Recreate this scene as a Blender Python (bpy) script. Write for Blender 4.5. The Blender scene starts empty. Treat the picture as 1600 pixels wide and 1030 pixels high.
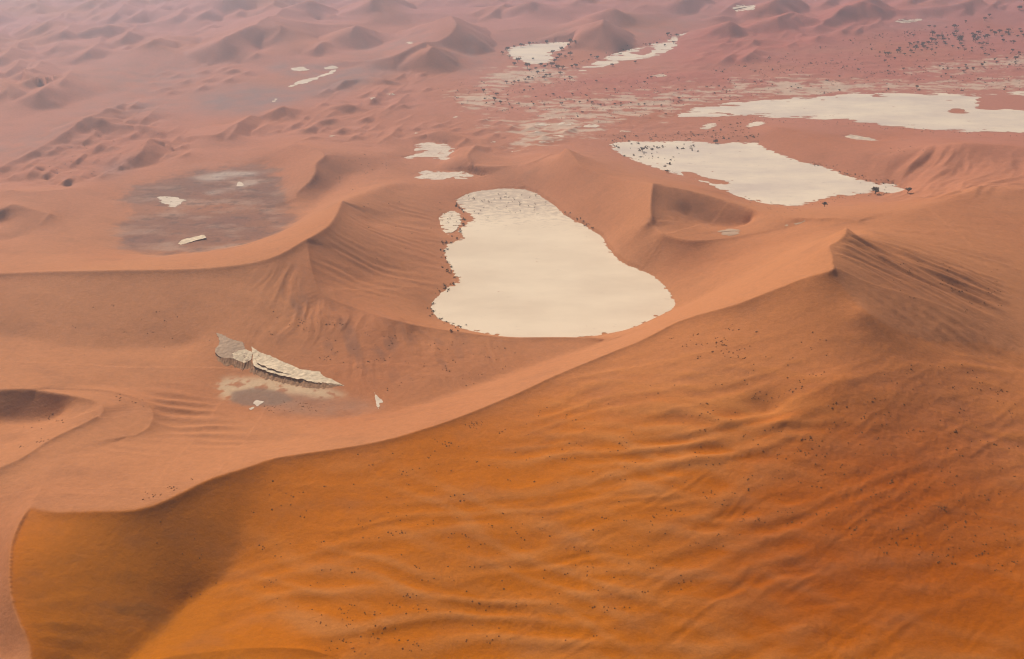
import bpy, bmesh, math, random
import numpy as np
from mathutils import Vector, Matrix

SC = bpy.context.scene
COL = SC.collection
R = math.radians

# ------------------------------------------------------------------ camera
CAM_H, PITCH, FOC = 420.0, R(28.5), 1385.6          # metres above the pans, tilt, focal length in photo pixels
cam_data = bpy.data.cameras.new('camera')
cam = bpy.data.objects.new('camera', cam_data)
COL.objects.link(cam)
cam.location = (0, 0, CAM_H)
cam.rotation_euler = (R(90) - PITCH, 0, 0)
cam_data.sensor_fit = 'HORIZONTAL'
cam_data.angle = 2 * math.atan(800 / FOC)
cam_data.clip_start = 1.0
cam_data.clip_end = 60000
SC.camera = cam

# ------------------------------------------------------------------ sky, sun, exposure
SUN_EL, SUN_AZ = R(44), R(-35)                       # azimuth from the view direction, negative = to the left
world = bpy.data.worlds.new('World')
SC.world = world
world.use_nodes = True
wn = world.node_tree
bg = wn.nodes['Background']
sky = wn.nodes.new('ShaderNodeTexSky')
sky.sky_type = 'NISHITA'
sky.sun_disc = False
sky.sun_elevation = SUN_EL
sky.sun_rotation = SUN_AZ
sky.dust_density = 3.0
wn.links.new(sky.outputs[0], bg.inputs[0])
bg.inputs[1].default_value = 0.055

sun_data = bpy.data.lights.new('sun', 'SUN')
sun_data.energy = 4.8
sun_data.angle = R(0.6)
sun_data.color = (1.0, 0.92, 0.80)
sun = bpy.data.objects.new('sun', sun_data)
COL.objects.link(sun)
sd = Vector((math.sin(SUN_AZ) * math.cos(SUN_EL), math.cos(SUN_AZ) * math.cos(SUN_EL), math.sin(SUN_EL)))
sun.rotation_euler = sd.to_track_quat('Z', 'Y').to_euler()

SC.view_settings.view_transform = 'Standard'
SC.view_settings.look = 'None'
SC.view_settings.exposure = 0.02
SC.view_settings.gamma = 1.0
SC.cycles.volume_bounces = 1
SC.cycles.max_bounces = 6
SC.cycles.pixel_filter_type = 'BLACKMAN_HARRIS'
SC.cycles.filter_width = 1.1
SC.cycles.use_denoising = True
SC.cycles.use_adaptive_sampling = True
SC.cycles.adaptive_threshold = 0.012
SC.cycles.time_limit = 600
SC.render.film_transparent = False

# ------------------------------------------------------------------ numeric helpers
def ray(px, py):
    px = np.asarray(px, float) - 800; py = np.asarray(py, float) - 515
    dx = px
    dy = FOC * math.cos(PITCH) - py * math.sin(PITCH)
    dz = -FOC * math.sin(PITCH) - py * math.cos(PITCH)
    return dx, dy, dz

def at_z(px, py, z):
    dx, dy, dz = ray(px, py)
    t = (CAM_H - np.asarray(z, float)) / -dz
    return dx * t, dy * t

_rng = np.random.RandomState(7)
_G = _rng.rand(256, 256) * 2 * np.pi
_GX, _GY = np.cos(_G).astype(np.float32), np.sin(_G).astype(np.float32)
def perlin(x, y):
    xi = np.floor(x).astype(np.int64); yi = np.floor(y).astype(np.int64)
    fx = (x - xi).astype(np.float32); fy = (y - yi).astype(np.float32)
    u = fx * fx * fx * (fx * (fx * 6 - 15) + 10); v = fy * fy * fy * (fy * (fy * 6 - 15) + 10)
    x0 = xi & 255; x1 = (xi + 1) & 255; y0 = yi & 255; y1 = (yi + 1) & 255
    def g(a, b, dx, dy): return _GX[a, b] * dx + _GY[a, b] * dy
    n0 = g(x0, y0, fx, fy) * (1 - u) + g(x1, y0, fx - 1, fy) * u
    n1 = g(x0, y1, fx, fy - 1) * (1 - u) + g(x1, y1, fx - 1, fy - 1) * u
    return (n0 * (1 - v) + n1 * v) * 1.5
def fbm(x, y, lam, octv=4, gain=0.5, seed=0.0):
    s = 0; a = 1.0; k = 1.0 / lam
    for o in range(octv):
        s = s + a * perlin(x * k + seed + 17.3 * o, y * k - seed * 1.7 + 9.1 * o)
        a *= gain; k *= 2.03
    return s
def smooth(a, b, x):
    t = np.clip((x - a) / (b - a), 0, 1)
    return t * t * (3 - 2 * t)

def catmull(P, n=24):
    P = np.asarray(P, float)
    if len(P) < 3:
        t = np.linspace(0, 1, n * 4)[:, None]
        return P[0] * (1 - t) + P[-1] * t
    Q = np.vstack([2 * P[0] - P[1], P, 2 * P[-1] - P[-2]])
    out = []
    for i in range(1, len(Q) - 2):
        p0, p1, p2, p3 = Q[i - 1], Q[i], Q[i + 1], Q[i + 2]
        t = np.linspace(0, 1, n, endpoint=False)[:, None]
        m1 = (p2 - p0) * .5; m2 = (p3 - p1) * .5
        L = np.linalg.norm((p2 - p1)[:2]) + 1e-6                       # keep tangents no longer than the span
        for m in (m1, m2):
            l = np.linalg.norm(m[:2])
            if l > L: m *= L / l
        out.append((2 * t**3 - 3 * t**2 + 1) * p1 + (t**3 - 2 * t**2 + t) * m1 + (-2 * t**3 + 3 * t**2) * p2 + (t**3 - t**2) * m2)
    out.append(P[-1:])
    return np.vstack(out)

# ------------------------------------------------------------------ relief: crest lines, hollows and flats, photo pixel + height in metres
SHARP, SOFT, FLAT = [], [], []
def crest(*p): SHARP.append([(a, b, h * (1.1 if b < 110 else 1.0)) for a, b, h in p])   # the far dunes stand higher
def line(*p): SOFT.append(p)
def flat(z, *p): FLAT.append((z, p))

# --- clay pans (flat floors)
PAN_MAIN = [(710,313),(731,302),(756,297),(784,294),(819,295),(840,302),(853,311),(868,321),(881,334),(895,342),(913,351),(930,362),(943,370),(950,384),(962,400),(979,412),(1000,421),(1021,430),(1039,446),(1051,461),(1057,475),(1049,486),(1025,498),(1000,510),(976,518),(927,527),(875,530),(805,530),(765,524),(724,516),(705,508),(684,499),(672,484),(675,472),(689,456),(713,440),(707,425),(700,412),(692,397),(695,384),(712,377),(724,368),(716,362),(724,352),(737,344),(735,337),(723,328)]
PAN_LOBE = [(684,341),(692,333),(705,329),(717,333),(724,343),(720,353),(710,362),(698,367),(689,357)]
PAN_SECOND = [(951,225),(979,220),(1028,221),(1080,220),(1124,224),(1150,222),(1184,223),(1199,232),(1225,242),(1255,253),(1285,259),(1311,268),(1337,278),(1371,286),(1397,287),(1416,296),(1409,302),(1386,304),(1364,301),(1330,306),(1300,309),(1270,317),(1247,324),(1210,322),(1169,314),(1131,300),(1101,287),(1067,276),(1037,268),(1000,255),(976,246),(956,233)]
PAN_LONG = [(1052,179),(1075,170),(1100,165),(1150,159),(1219,154),(1287,150),(1325,145),(1381,144),(1437,147),(1491,145),(1540,146),(1600,142),(1680,140),(1680,214),(1600,209),(1553,209),(1475,205),(1412,200),(1369,197),(1319,189),(1256,186),(1194,184),(1150,181),(1100,185),(1065,186)]
PAN_FAR = [(785,82),(796,74),(815,70),(841,68),(875,65),(898,66),(893,72),(877,79),(864,84),(868,95),(855,99),(839,101),(814,99),(799,91)]
PAN_STRIP = [(900,108),(931,97),(949,87),(976,78),(1010,70),(1037,62),(1058,54),(1078,50),(1060,62),(1060,72),(1028,88),(1006,93),(965,100),(931,107),(907,113)]
PAN_PATCH_A = [(646,224),(668,220),(700,225),(717,234),(703,241),(705,252),(675,250),(651,248),(626,248),(647,241)]
PAN_PATCH_B = [(642,273),(665,266),(693,266),(721,267),(763,276),(717,280),(665,282),(647,278)]
PAN_SLIVER = [(1316,214),(1328,210),(1350,213),(1378,220),(1366,221),(1337,219)]
GREY_FLAT = [(182,312),(215,290),(280,276),(350,262),(422,257),(437,284),(442,318),(465,341),(440,362),(400,379),(340,391),(250,400),(190,388),(178,365),(215,335)]
BOWL_FLOOR = [(335,620),(360,585),(420,590),(500,605),(560,625),(560,650),(500,655),(420,650),(360,640)]
flat(0, *PAN_MAIN); flat(0, *PAN_LOBE); flat(0, *PAN_SECOND); flat(0, *PAN_LONG); flat(0, *PAN_FAR); flat(0, *PAN_STRIP)
flat(3, *PAN_PATCH_A); flat(3, *PAN_PATCH_B); flat(3, *PAN_SLIVER); flat(5, *GREY_FLAT); flat(10, *BOWL_FLOOR)

# --- the great foreground ridge and its branches
crest((1324,351,116),(1320,366,116),(1308,377,115),(1296,384,114),(1300,397,114),(1301,411,114),(1300,421,114),(1262,432,108),(1210,452,98),(1150,474,86),(1090,491,74),(1056,503,67),(1000,532,57),(960,548,51),(900,573,46),(860,590,44),(800,618,42),(740,643,41),(680,665,40),(600,688,39),(520,702,38),(480,708,38),(424,717,38),(388,729,39),(328,747,40),(292,765,40),(255,783,40),(228,793,40),(196,798,40),(150,799,40),(96,800,40),(68,797,40),(48,791,40))
crest((46,708,32),(50,720,33),(57,729,34),(68,745,36),(62,764,38),(48,790,40),(34,809,42),(20,843,44),(16,879,45),(17,920,43),(24,950,41),(38,985,38),(47,1010,36),(50,1060,34))
crest((-60,612,27),(0,608,26),(46,607,25),(91,612,25),(128,619,25),(150,626,25),(160,635,26),(157,646,26),(141,656,27),(119,667,28),(91,680,29),(68,693,30),(46,708,32),(20,722,32),(-40,745,32))
line((0,660,7),(50,657,7),(95,652,9))
line((-80,800,22),(-20,880,26),(-30,960,24),(10,1040,24))
line((-60,690,20),(0,690,18),(40,683,18))
crest((78,606,21),(114,607,20),(160,609,20),(191,615,20),(219,624,20),(233,635,20),(238,648,20),(232,664,21),(219,674,22),(200,680,23))
line((160,601,14),(225,612,13),(265,635,13),(270,660,14),(262,680,17))
line((260,640,12),(300,670,14),(360,690,18),(450,690,21))
# trough at the foot of the ridge's far face
line((1316,358,108),(1280,373,88),(1220,400,62),(1150,434,34),(1095,465,14),(1062,482,3))
line((1010,505,8),(980,519,14),(940,534,18),(900,548,18),(850,565,15),(800,582,13),(740,604,12),(680,625,12),(600,648,12))
# V hollow and near slopes
line((378,775,31),(378,800,26),(376,833,20),(365,879,13),(337,911,8),(296,938,5),(250,985,7),(200,1035,9),(180,1080,10))
crest((230,1036,18),(265,1026,20),(319,1018,21),(388,1011,21),(456,1011,20),(491,1016,18),(530,1028,14))
line((80,1060,26),(110,1040,20))
line((350,975,12),(400,960,16),(480,975,17),(560,1010,15))
line((560,1070,10),(800,1080,6),(1100,1080,8),(1400,1080,12),(1760,1080,18))
line((1205,633,58),(1200,642,56))
line((1110,652,54),(1160,650,55),(1205,652,57),(1232,638,61),(1277,608,70),(1332,590,76))
line((1620,700,44),(1700,900,30))
# ridge A with its peak, from the left edge to the front of the main pan
crest((-80,430,36),(0,427,37),(21,426,37),(70,424,39),(168,422,43),(297,420,45),(350,416,48),(395,410,50),(437,397,56),(478,374,62),(497,363,61),(514,351,59),(525,335,56),(535,311,47))
crest((478,374,62),(483,402,55),(490,430,46),(500,453,39),(518,465,36),(560,482,31),(612,498,31),(665,510,24),(717,518,21),(770,525,19),(805,527,18),(875,527,19),(927,527,20),(955,531,20))
line((535,311,43),(560,302,33),(600,290,24),(625,284,16))
line((0,520,16),(100,540,14),(200,545,12),(300,540,11))
line((560,440,26),(620,420,15),(660,440,7))
line((580,350,24),(640,330,10))
# dunes between the pans
crest((1021,286,58),(1019,295,56),(1017,315,50),(1018,338,43),(1024,353,35),(1037,364,35),(1056,371,34),(1083,375,34),(1124,373,34),(1169,366,38),(1217,356,45),(1250,348,52),(1277,342,60),(1300,340,63),(1322,342,65),(1341,345,66))
crest((1021,286,58),(1049,289,54),(1094,300,48),(1150,317,43),(1195,330,47),(1244,339,55),(1285,341,62))
line((1070,338,26),(1105,352,20),(1140,360,17),(1170,356,22))
crest((883,227,50),(899,246,45),(906,256,43),(930,268,41),(979,281,47),(1021,286,58))
line((883,227,48),(876,245,34))
line((1000,352,34),(1012,344,41))
line((1060,430,10),(1120,410,24),(1200,385,44))
# right-hand slopes
line((1341,345,66),(1375,338,68),(1431,326,68),(1487,309,67),(1532,294,66),(1575,291,66),(1650,300,60))
line((1350,352,88),(1420,392,92),(1500,426,78),(1600,468,60),(1700,500,48))
crest((1304,416,114),(1360,442,101),(1412,457,91),(1469,476,80),(1529,501,67),(1562,527,59),(1600,546,52),(1680,575,46))
line((1345,482,99),(1380,507,89),(1420,525,79),(1455,537,71),(1490,544,65),(1520,550,60),(1560,562,53),(1620,582,46))
# N ridge over the second pan
line((1184,203,8),(1209,196,17),(1241,206,17),(1287,220,17),(1334,237,18),(1381,242,22),(1428,237,31),(1475,226,42),(1509,222,49),(1562,225,45),(1640,236,42))
line((1509,224,48),(1500,250,34),(1470,280,20),(1440,310,18))
line((1562,226,45),(1580,255,36),(1590,285,40))
line((1420,262,16),(1400,275,6))
line((1400,318,14),(1450,312,24),(1500,300,40))
line((1000,262,6),(1050,282,16),(1100,294,24),(1170,318,24),(1230,330,30))
line((1260,326,12),(1330,315,8),(1400,311,8))
# left-hand dunes
crest((-40,322,26),(0,326,26),(21,318,28),(45,325,25),(73,332,22),(77,333,22),(65,346,18),(52,357,14),(28,370,11),(0,376,10))
line((-30,356,9),(10,352,9))
crest((-30,305,22),(14,296,28),(35,299,26),(70,298,22),(101,295,17),(120,291,12))
line((100,340,12),(150,360,9),(100,400,14))
crest((458,223,24),(485,229,28),(507,241,31),(493,255,29),(492,269,26),(483,283,20),(465,300,12),(464,311,8))
line((418,262,5),(428,275,6),(438,287,6),(440,304,6),(442,321,6),(456,333,7))
line((545,270,8),(525,292,5),(500,312,5),(485,330,7))
line((507,241,31),(540,240,22),(580,243,16),(620,238,8))
line((560,270,9),(600,262,7))
crest((233,217,20),(222,235,19),(212,244,16),(204,251,9))
line((233,217,20),(255,222,14),(270,232,8))
crest((486,213,18),(470,220,16),(458,223,20))
crest((83,220,14),(121,193,22),(141,182,26),(170,190,20),(200,196,16))
crest((141,182,26),(165,172,20),(192,162,14))
crest((83,220,14),(60,232,12),(30,247,10),(0,262,10))
line((100,255,6),(170,268,5),(260,262,5),(330,250,5))
crest((300,212,10),(340,209,16),(360,198,19),(375,190,20),(392,180,14))
crest((372,192,20),(360,211,15),(348,222,7))
crest((200,199,10),(225,196,16),(250,206,12))
crest((400,182,8),(425,174,16),(443,166,20),(455,176,12))
crest((520,168,10),(545,163,15),(560,170,8))
crest((455,205,6),(470,201,12),(477,203,13),(500,190,12),(520,186,10))
crest((560,124,8),(541,124,13),(525,136,9))
crest((577,119,10),(598,124,13),(620,128,8))
crest((640,140,6),(600,138,9),(585,153,12),(577,160,8))
crest((743,227,22),(731,241,20),(733,250,18),(742,256,16),(770,260,15),(812,257,16),(840,250,24),(862,240,24))
line((760,240,8),(790,246,8),(820,240,8))
crest((640,215,6),(665,210,10),(689,204,16),(710,210,16),(728,215,15),(722,222,12),(705,232,6))
line((700,246,5),(720,258,6),(760,272,6))
# far left dunes under the haze
crest((71,69,6),(110,56,24),(145,43,36),(167,38,40))
line((167,38,40),(190,37,30),(205,42,10))
crest((-20,92,10),(20,80,20),(50,74,10))
line((61,72,10),(50,100,20),(38,112,34),(60,122,36),(95,118,26),(110,130,10))
crest((-30,130,20),(0,124,26),(20,134,30),(45,148,22),(62,152,8))
crest((66,160,14),(80,155,18),(60,168,8))
crest((70,95,6),(95,84,16),(112,92,8))
crest((315,81,6),(336,72,30),(345,64,40),(351,59,44),(370,50,46),(400,38,52),(415,30,56),(439,43,46),(425,61,30),(410,77,10))
crest((384,99,6),(400,84,20),(410,77,10))
crest((270,80,6),(295,72,14),(315,70,6))
crest((280,40,6),(300,30,24),(325,17,34),(340,8,30),(380,6,20))
crest((215,39,6),(240,35,18),(270,36,8))
crest((506,66,8),(526,61,20),(544,54,34),(556,39,48),(580,50,20))
crest((415,30,56),(450,12,50),(481,3,56),(510,10,40))
crest((520,20,14),(561,18,30),(579,3,56),(600,-10,60))
crest((400,-5,40),(350,-2,50),(300,-8,40))
crest((500,40,12),(520,25,30),(535,33,14))
crest((473,88,8),(491,76,22),(501,67,28),(520,63,18))
crest((496,88,8),(514,92,12),(541,95,14),(582,93,20),(615,87,28),(642,75,36),(662,66,42),(683,64,34),(703,53,40),(713,39,52),(705,24,60))
line((640,60,8),(670,50,10),(690,40,16))
crest((676,72,42),(665,83,34),(652,93,20),(640,101,10))
line((662,66,42),(676,72,42),(700,76,20),(720,79,6))
line((705,24,60),(690,32,40),(660,40,14),(620,45,10))
crest((740,52,8),(785,47,14),(830,42,16),(870,39,14),(898,35,8))
crest((942,30,52),(941,37,48),(934,45,38),(920,56,26),(907,65,16),(898,74,6))
line((942,30,52),(931,25,50),(915,27,40),(890,34,14))
line((962,42,6),(945,55,6),(930,66,4))
crest((927,22,20),(945,16,36),(958,13,44),(977,20,34),(992,22,24),(1033,21,20),(1064,24,10))
crest((985,19,24),(1001,10,30),(1033,7,30),(1064,1,40),(1100,-6,40))
crest((814,22,16),(819,11,34),(830,3,46),(850,6,34),(866,8,30),(898,2,40),(920,-8,40))
crest((900,2,36),(915,4,24),(955,2,30),(980,-8,40))
crest((730,24,16),(741,20,24),(770,12,26),(800,16,14))
crest((640,20,10),(680,15,20),(740,8,16),(790,10,10))
crest((1066,62,5),(1100,55,12),(1125,42,26),(1141,34,34),(1150,40,22),(1170,46,8))
crest((1100,31,12),(1125,25,20),(1150,27,12))
crest((1181,19,10),(1195,10,34),(1203,3,44),(1240,-6,40))
crest((1165,42,8),(1190,34,20),(1215,27,34),(1240,20,30),(1258,26,26),(1290,32,20),(1320,12,34),(1350,2,44),(1370,-6,44))
crest((1290,32,20),(1276,42,14),(1262,48,8))
crest((1165,76,4),(1175,66,12),(1180,62,10))
crest((1360,6,40),(1390,14,20),(1430,14,14))
crest((1410,16,16),(1460,11,26),(1500,5,34),(1530,-3,40))
crest((1475,30,4),(1490,25,12),(1505,16,22),(1512,12,22))
crest((1560,20,8),(1590,8,26),(1630,0,36))
crest((1085,88,4),(1110,82,12),(1135,78,8))
crest((1060,98,4),(1090,92,10),(1108,87,6))
# valley floors and plains
line((210,120,6),(280,105,6),(330,112,5))
line((20,190,4),(100,165,4),(180,140,5))
line((0,225,4),(40,215,4))
line((290,155,4),(360,160,4),(430,140,4),(520,110,4),(590,103,4))
line((330,175,5),(420,160,4))
line((560,150,5),(640,125,5),(720,110,3),(770,100,2))
line((730,90,4),(760,66,4))
line((620,175,5),(700,170,4),(800,180,3),(900,200,3),(940,215,2))
line((760,140,2),(850,130,1),(950,140,1),(1060,150,1),(1200,135,1),(1350,110,1),(1500,90,2),(1650,80,2))
line((900,120,1),(1000,115,2),(1150,105,2),(1300,80,2),(1400,60,2),(1600,40,3))
line((1060,120,6),(1110,100,6))
line((1100,192,2),(1250,192,3),(1400,206,4),(1600,214,8))
line((650,200,5),(740,205,4),(800,215,4),(850,222,6))
line((620,300,14),(660,292,9),(700,290,6))
line((380,230,5),(300,235,6),(250,240,6))
line((280,190,5),(420,195,6))
line((590,215,6),(560,200,7))
line((0,60,10),(60,40,10),(150,20,10),(220,10,14))
line((220,60,8),(290,55,10),(330,50,10))
line((600,70,8),(560,80,8),(520,78,12))
line((760,35,6),(800,30,8))
line((1000,45,5),(1050,35,8),(1080,20,12))
line((1100,75,4),(1150,55,6),(1250,58,4),(1350,40,6),(1400,30,8))

# the far country: many more dunes of the same cut, strung out behind the ones above
def far_dunes():
    rn = random.Random(5)
    taken = [(q[0], q[1]) for p in SHARP for q in p]
    pans = [PAN_FAR, PAN_STRIP, PAN_LONG, PAN_SECOND, PAN_PATCH_A, PAN_PATCH_B]
    def ok(x, y, gx, gy):
        if any(abs(x - a) < gx and abs(y - b) < gy for a, b in taken): return False
        return not any(min(q[0] for q in P) - 14 < x < max(q[0] for q in P) + 14 and min(q[1] for q in P) - 5 < y < max(q[1] for q in P) + 5 for P in pans)
    def one(x, y, L, h, lean):
        n = 6; pts = []; b = rn.uniform(-.35, .35)
        for i in range(n):
            t = i / (n - 1)
            u = L * (t - .5)
            sw = math.sin(t * math.pi * rn.uniform(.9, 1.1)) * L * .16 * b * 3
            pts.append((x + u * 1.0 + sw * .4, y - u * lean + sw * .35, max(4, h * (math.sin(math.pi * min(1, t * 1.0 + .04)) ** .8) * (0.55 + .6 * t))))
        crest(*pts); taken.extend((q[0], q[1]) for q in pts)
        if rn.random() < .6:                                  # a side arm from the highest point
            m = max(pts, key=lambda q: q[2]); d = rn.choice((-1, 1)); l = L * rn.uniform(.25, .45)
            crest(m, (m[0] + d * l * .5, m[1] + l * .22, m[2] * .6), (m[0] + d * l, m[1] + l * .5, m[2] * .2))
    def fill(poly, n, L, h, gx, gy, lean):
        xs = [q[0] for q in poly]; ys = [q[1] for q in poly]; k = 0
        for q in range(n * 12):
            x, y = rn.uniform(min(xs), max(xs)), rn.uniform(min(ys), max(ys))
            if in_poly(np.array([x]), np.array([y]), poly)[0] and ok(x, y, gx, gy):
                one(x, y, rn.uniform(*L), rn.uniform(*h), rn.uniform(*lean)); k += 1
            if k >= n: break
    fill([(-40,-20),(700,-20),(640,10),(420,20),(300,60),(180,80),(60,150),(-40,170)], 70, (36, 84), (18, 42), 18, 6, (.4, .95))
    fill([(700,-20),(1640,-20),(1640,8),(1400,22),(1200,30),(1000,8),(760,22)], 40, (32, 70), (16, 34), 18, 6, (.3, .8))
    fill([(0,262),(83,214),(141,178),(200,158),(260,190),(290,240),(200,262),(120,285),(20,285)], 36, (22, 50), (7, 17), 11, 6, (.4, 1.0))
    fill([(440,182),(520,130),(640,104),(700,116),(640,160),(640,205),(560,235),(500,205),(400,212),(330,206)], 44, (22, 50), (5, 13), 12, 6, (.3, .8))
    fill([(1060,62),(1130,36),(1200,10),(1360,4),(1420,30),(1300,56),(1190,80),(1110,100)], 34, (24, 50), (8, 20), 12, 6, (.3, .8))
    fill([(640,192),(760,180),(900,205),(870,225),(790,240),(740,220),(640,212)], 20, (22, 44), (4, 10), 12, 5, (.1, .4))
    fill([(220,120),(330,100),(390,110),(320,135),(240,155)], 16, (22, 50), (6, 14), 12, 5, (.2, .5))


# log-polar grid round the camera's foot point (cells square at every distance)
DT = R(0.0833)
TMAX = R(48)
NT = int(2 * TMAX / DT) + 1
R0 = 215.0
NR = int(math.log(5200 / R0) / DT) + 1
def to_grid(x, y):
    return (np.arctan2(x, y) + TMAX) / DT, np.log(np.maximum(np.hypot(x, y), 1) / R0) / DT
TH = -TMAX + DT * np.arange(NT)
RR = R0 * np.exp(DT * np.arange(NR))

def in_poly(x, y, poly):
    poly = np.asarray(poly, float)
    ins = np.zeros(x.shape, bool)
    xj, yj = poly[-1]
    for xi, yi in poly:
        c = (yi > y) != (yj > y)
        with np.errstate(divide='ignore', invalid='ignore'):
            ins ^= c & (x < (xj - xi) * (y - yi) / (yj - yi + 1e-12) + xi)
        xj, yj = xi, yi
    return ins

far_dunes()
def world_line(p):
    p = np.asarray(p, float)
    x, y = at_z(p[:, 0], p[:, 1], p[:, 2])
    return catmull(np.stack([x, y, p[:, 2]], 1))

def build_height():
    mask = np.zeros((NR, NT), bool); val = np.zeros((NR, NT), np.float32)
    sharp_mask = np.zeros((NR, NT), np.float32)
    X = (RR[:, None] * np.sin(TH)[None, :]); Y = (RR[:, None] * np.cos(TH)[None, :])
    for z, p in FLAT:
        p = np.asarray(p, float)
        x, y = at_z(p[:, 0], p[:, 1], z)
        W = catmull(np.vstack([np.stack([x, y], 1), [[x[0], y[0]]]]), 8)
        gi, gj = to_grid(W[:, 0], W[:, 1])
        i0, i1 = max(0, int(gi.min()) - 1), min(NT, int(gi.max()) + 2)
        j0, j1 = max(0, int(gj.min()) - 1), min(NR, int(gj.max()) + 2)
        if i1 <= i0 or j1 <= j0: continue
        ins = in_poly(X[j0:j1, i0:i1], Y[j0:j1, i0:i1], W)
        mask[j0:j1, i0:i1] |= ins
        val[j0:j1, i0:i1][ins] = z
    best = np.full((NR, NT), 9e9, np.float32)
    for sharp, group in ((False, SOFT), (True, SHARP)):
        for p in group:
            W = world_line(p)
            gi, gj = to_grid(W[:, 0], W[:, 1])
            # resample so that steps are about 0.25 cell
            seg = np.hypot(np.diff(gi), np.diff(gj)); n = np.maximum(1, np.ceil(seg / 0.25).astype(int))
            GI, GJ, HH = [], [], []
            for k in range(len(seg)):
                t = np.arange(n[k]) / n[k]
                GI.append(gi[k] + (gi[k + 1] - gi[k]) * t); GJ.append(gj[k] + (gj[k + 1] - gj[k]) * t)
                HH.append(W[k, 2] + (W[k + 1, 2] - W[k, 2]) * t)
            GI = np.concatenate(GI); GJ = np.concatenate(GJ); HH = np.concatenate(HH)
            for a in (-1, 0, 1, 2):
                for b in (-1, 0, 1, 2):
                    ii = np.floor(GI).astype(int) + a; jj = np.floor(GJ).astype(int) + b
                    ok = (ii >= 0) & (ii < NT) & (jj >= 0) & (jj < NR)
                    d = np.hypot(ii - GI, jj - GJ)
                    ok &= d < (1.25 if sharp else 0.8)
                    ii, jj, d, hh = ii[ok], jj[ok], d[ok], HH[ok]
                    o = np.argsort(-d)
                    ii, jj, d, hh = ii[o], jj[o], d[o], hh[o]
                    v = hh - (0.42 * d * RR[jj] * DT if sharp else 0)
                    better = d < best[jj, ii]
                    ii, jj, d, v = ii[better], jj[better], d[better], v[better]
                    best[jj, ii] = d; val[jj, ii] = v; mask[jj, ii] = True
                    if sharp: sharp_mask[jj, ii] = 1
    mask[-1, :] = True; val[-1, :] = 20
    # ---- Laplace interpolation between the lines, coarse to fine
    levels = [(mask, val)]
    while min(levels[-1][0].shape) > 24:
        m, v = levels[-1]
        a, b = (m.shape[0] + 1) // 2 * 2, (m.shape[1] + 1) // 2 * 2
        mp = np.zeros((a, b), np.float32); vp = np.zeros((a, b), np.float32)
        mp[:m.shape[0], :m.shape[1]] = m; vp[:m.shape[0], :m.shape[1]] = np.where(m, v, 0)
        ms = mp[0::2, 0::2] + mp[1::2, 0::2] + mp[0::2, 1::2] + mp[1::2, 1::2]
        vs = vp[0::2, 0::2] + vp[1::2, 0::2] + vp[0::2, 1::2] + vp[1::2, 1::2]
        levels.append((ms > 0, vs / np.maximum(ms, 1)))
    h = None
    for li, (m, v) in enumerate(levels[::-1]):
        if h is None:
            h = np.full(m.shape, v[m].mean(), np.float32); its = 400
        else:
            u = np.repeat(np.repeat(h, 2, 0), 2, 1)
            u = np.pad(u, 1, mode='edge')
            u = (u[:-2, 1:-1] + u[2:, 1:-1] + u[1:-1, :-2] + u[1:-1, 2:] + 2 * u[1:-1, 1:-1]) / 6
            h = u[:m.shape[0], :m.shape[1]].copy(); its = 60 if m.size < 1e6 else 24
        h[m] = v[m]
        P = np.pad(h, 1, mode='edge'); M = np.pad(~m, 1)
        om = 1.6
        for it in range(its):
            P[0] = P[1]; P[-1] = P[-2]; P[:, 0] = P[:, 1]; P[:, -1] = P[:, -2]
            for (a, b) in ((0, 0), (1, 1), (0, 1), (1, 0)):
                c = P[1 + a:-1:2, 1 + b:-1:2]
                hh, ww = c.shape
                nb = (P[a:a + 2 * hh:2, 1 + b:-1:2] + P[2 + a:2 + a + 2 * hh:2, 1 + b:-1:2]
                      + P[1 + a:-1:2, b:b + 2 * ww:2] + P[1 + a:-1:2, 2 + b:2 + b + 2 * ww:2]) * 0.25
                c += om * (nb - c) * M[1 + a:-1:2, 1 + b:-1:2]
        h = P[1:-1, 1:-1].copy()
    # ---- round off everything but the sharp crests
    def blur(a, s):
        n = int(3 * s); k = np.exp(-0.5 * (np.arange(-n, n + 1) / s) ** 2); k /= k.sum()
        for ax in (0, 1):
            p = np.pad(a, [(n, n) if q == ax else (0, 0) for q in (0, 1)], mode='edge')
            out = np.zeros_like(a)
            for q in range(2 * n + 1):
                out += k[q].astype(np.float32) * (p[q:q + a.shape[0]] if ax == 0 else p[:, q:q + a.shape[1]])
            a = out
        return a
    near = np.clip(blur(sharp_mask, 6) * 5.0, 0, 1)
    nearw = np.clip(blur(sharp_mask, 3) * 3.0, 0, 1)
    h1 = blur(h, 4.5)
    h = h1 * (1 - near) + h * near
    return h.astype(np.float32), nearw

HGT, CRESTW = build_height()

def sample(A, x, y):
    gi, gj = to_grid(x, y)
    gi = np.clip(gi, 0, NT - 1.001); gj = np.clip(gj, 0, NR - 1.001)
    i = gi.astype(int); j = gj.astype(int); u = gi - i; v = gj - j
    return (A[j, i] * (1 - u) * (1 - v) + A[j, i + 1] * u * (1 - v) + A[j + 1, i] * (1 - u) * v + A[j + 1, i + 1] * u * v)

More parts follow.
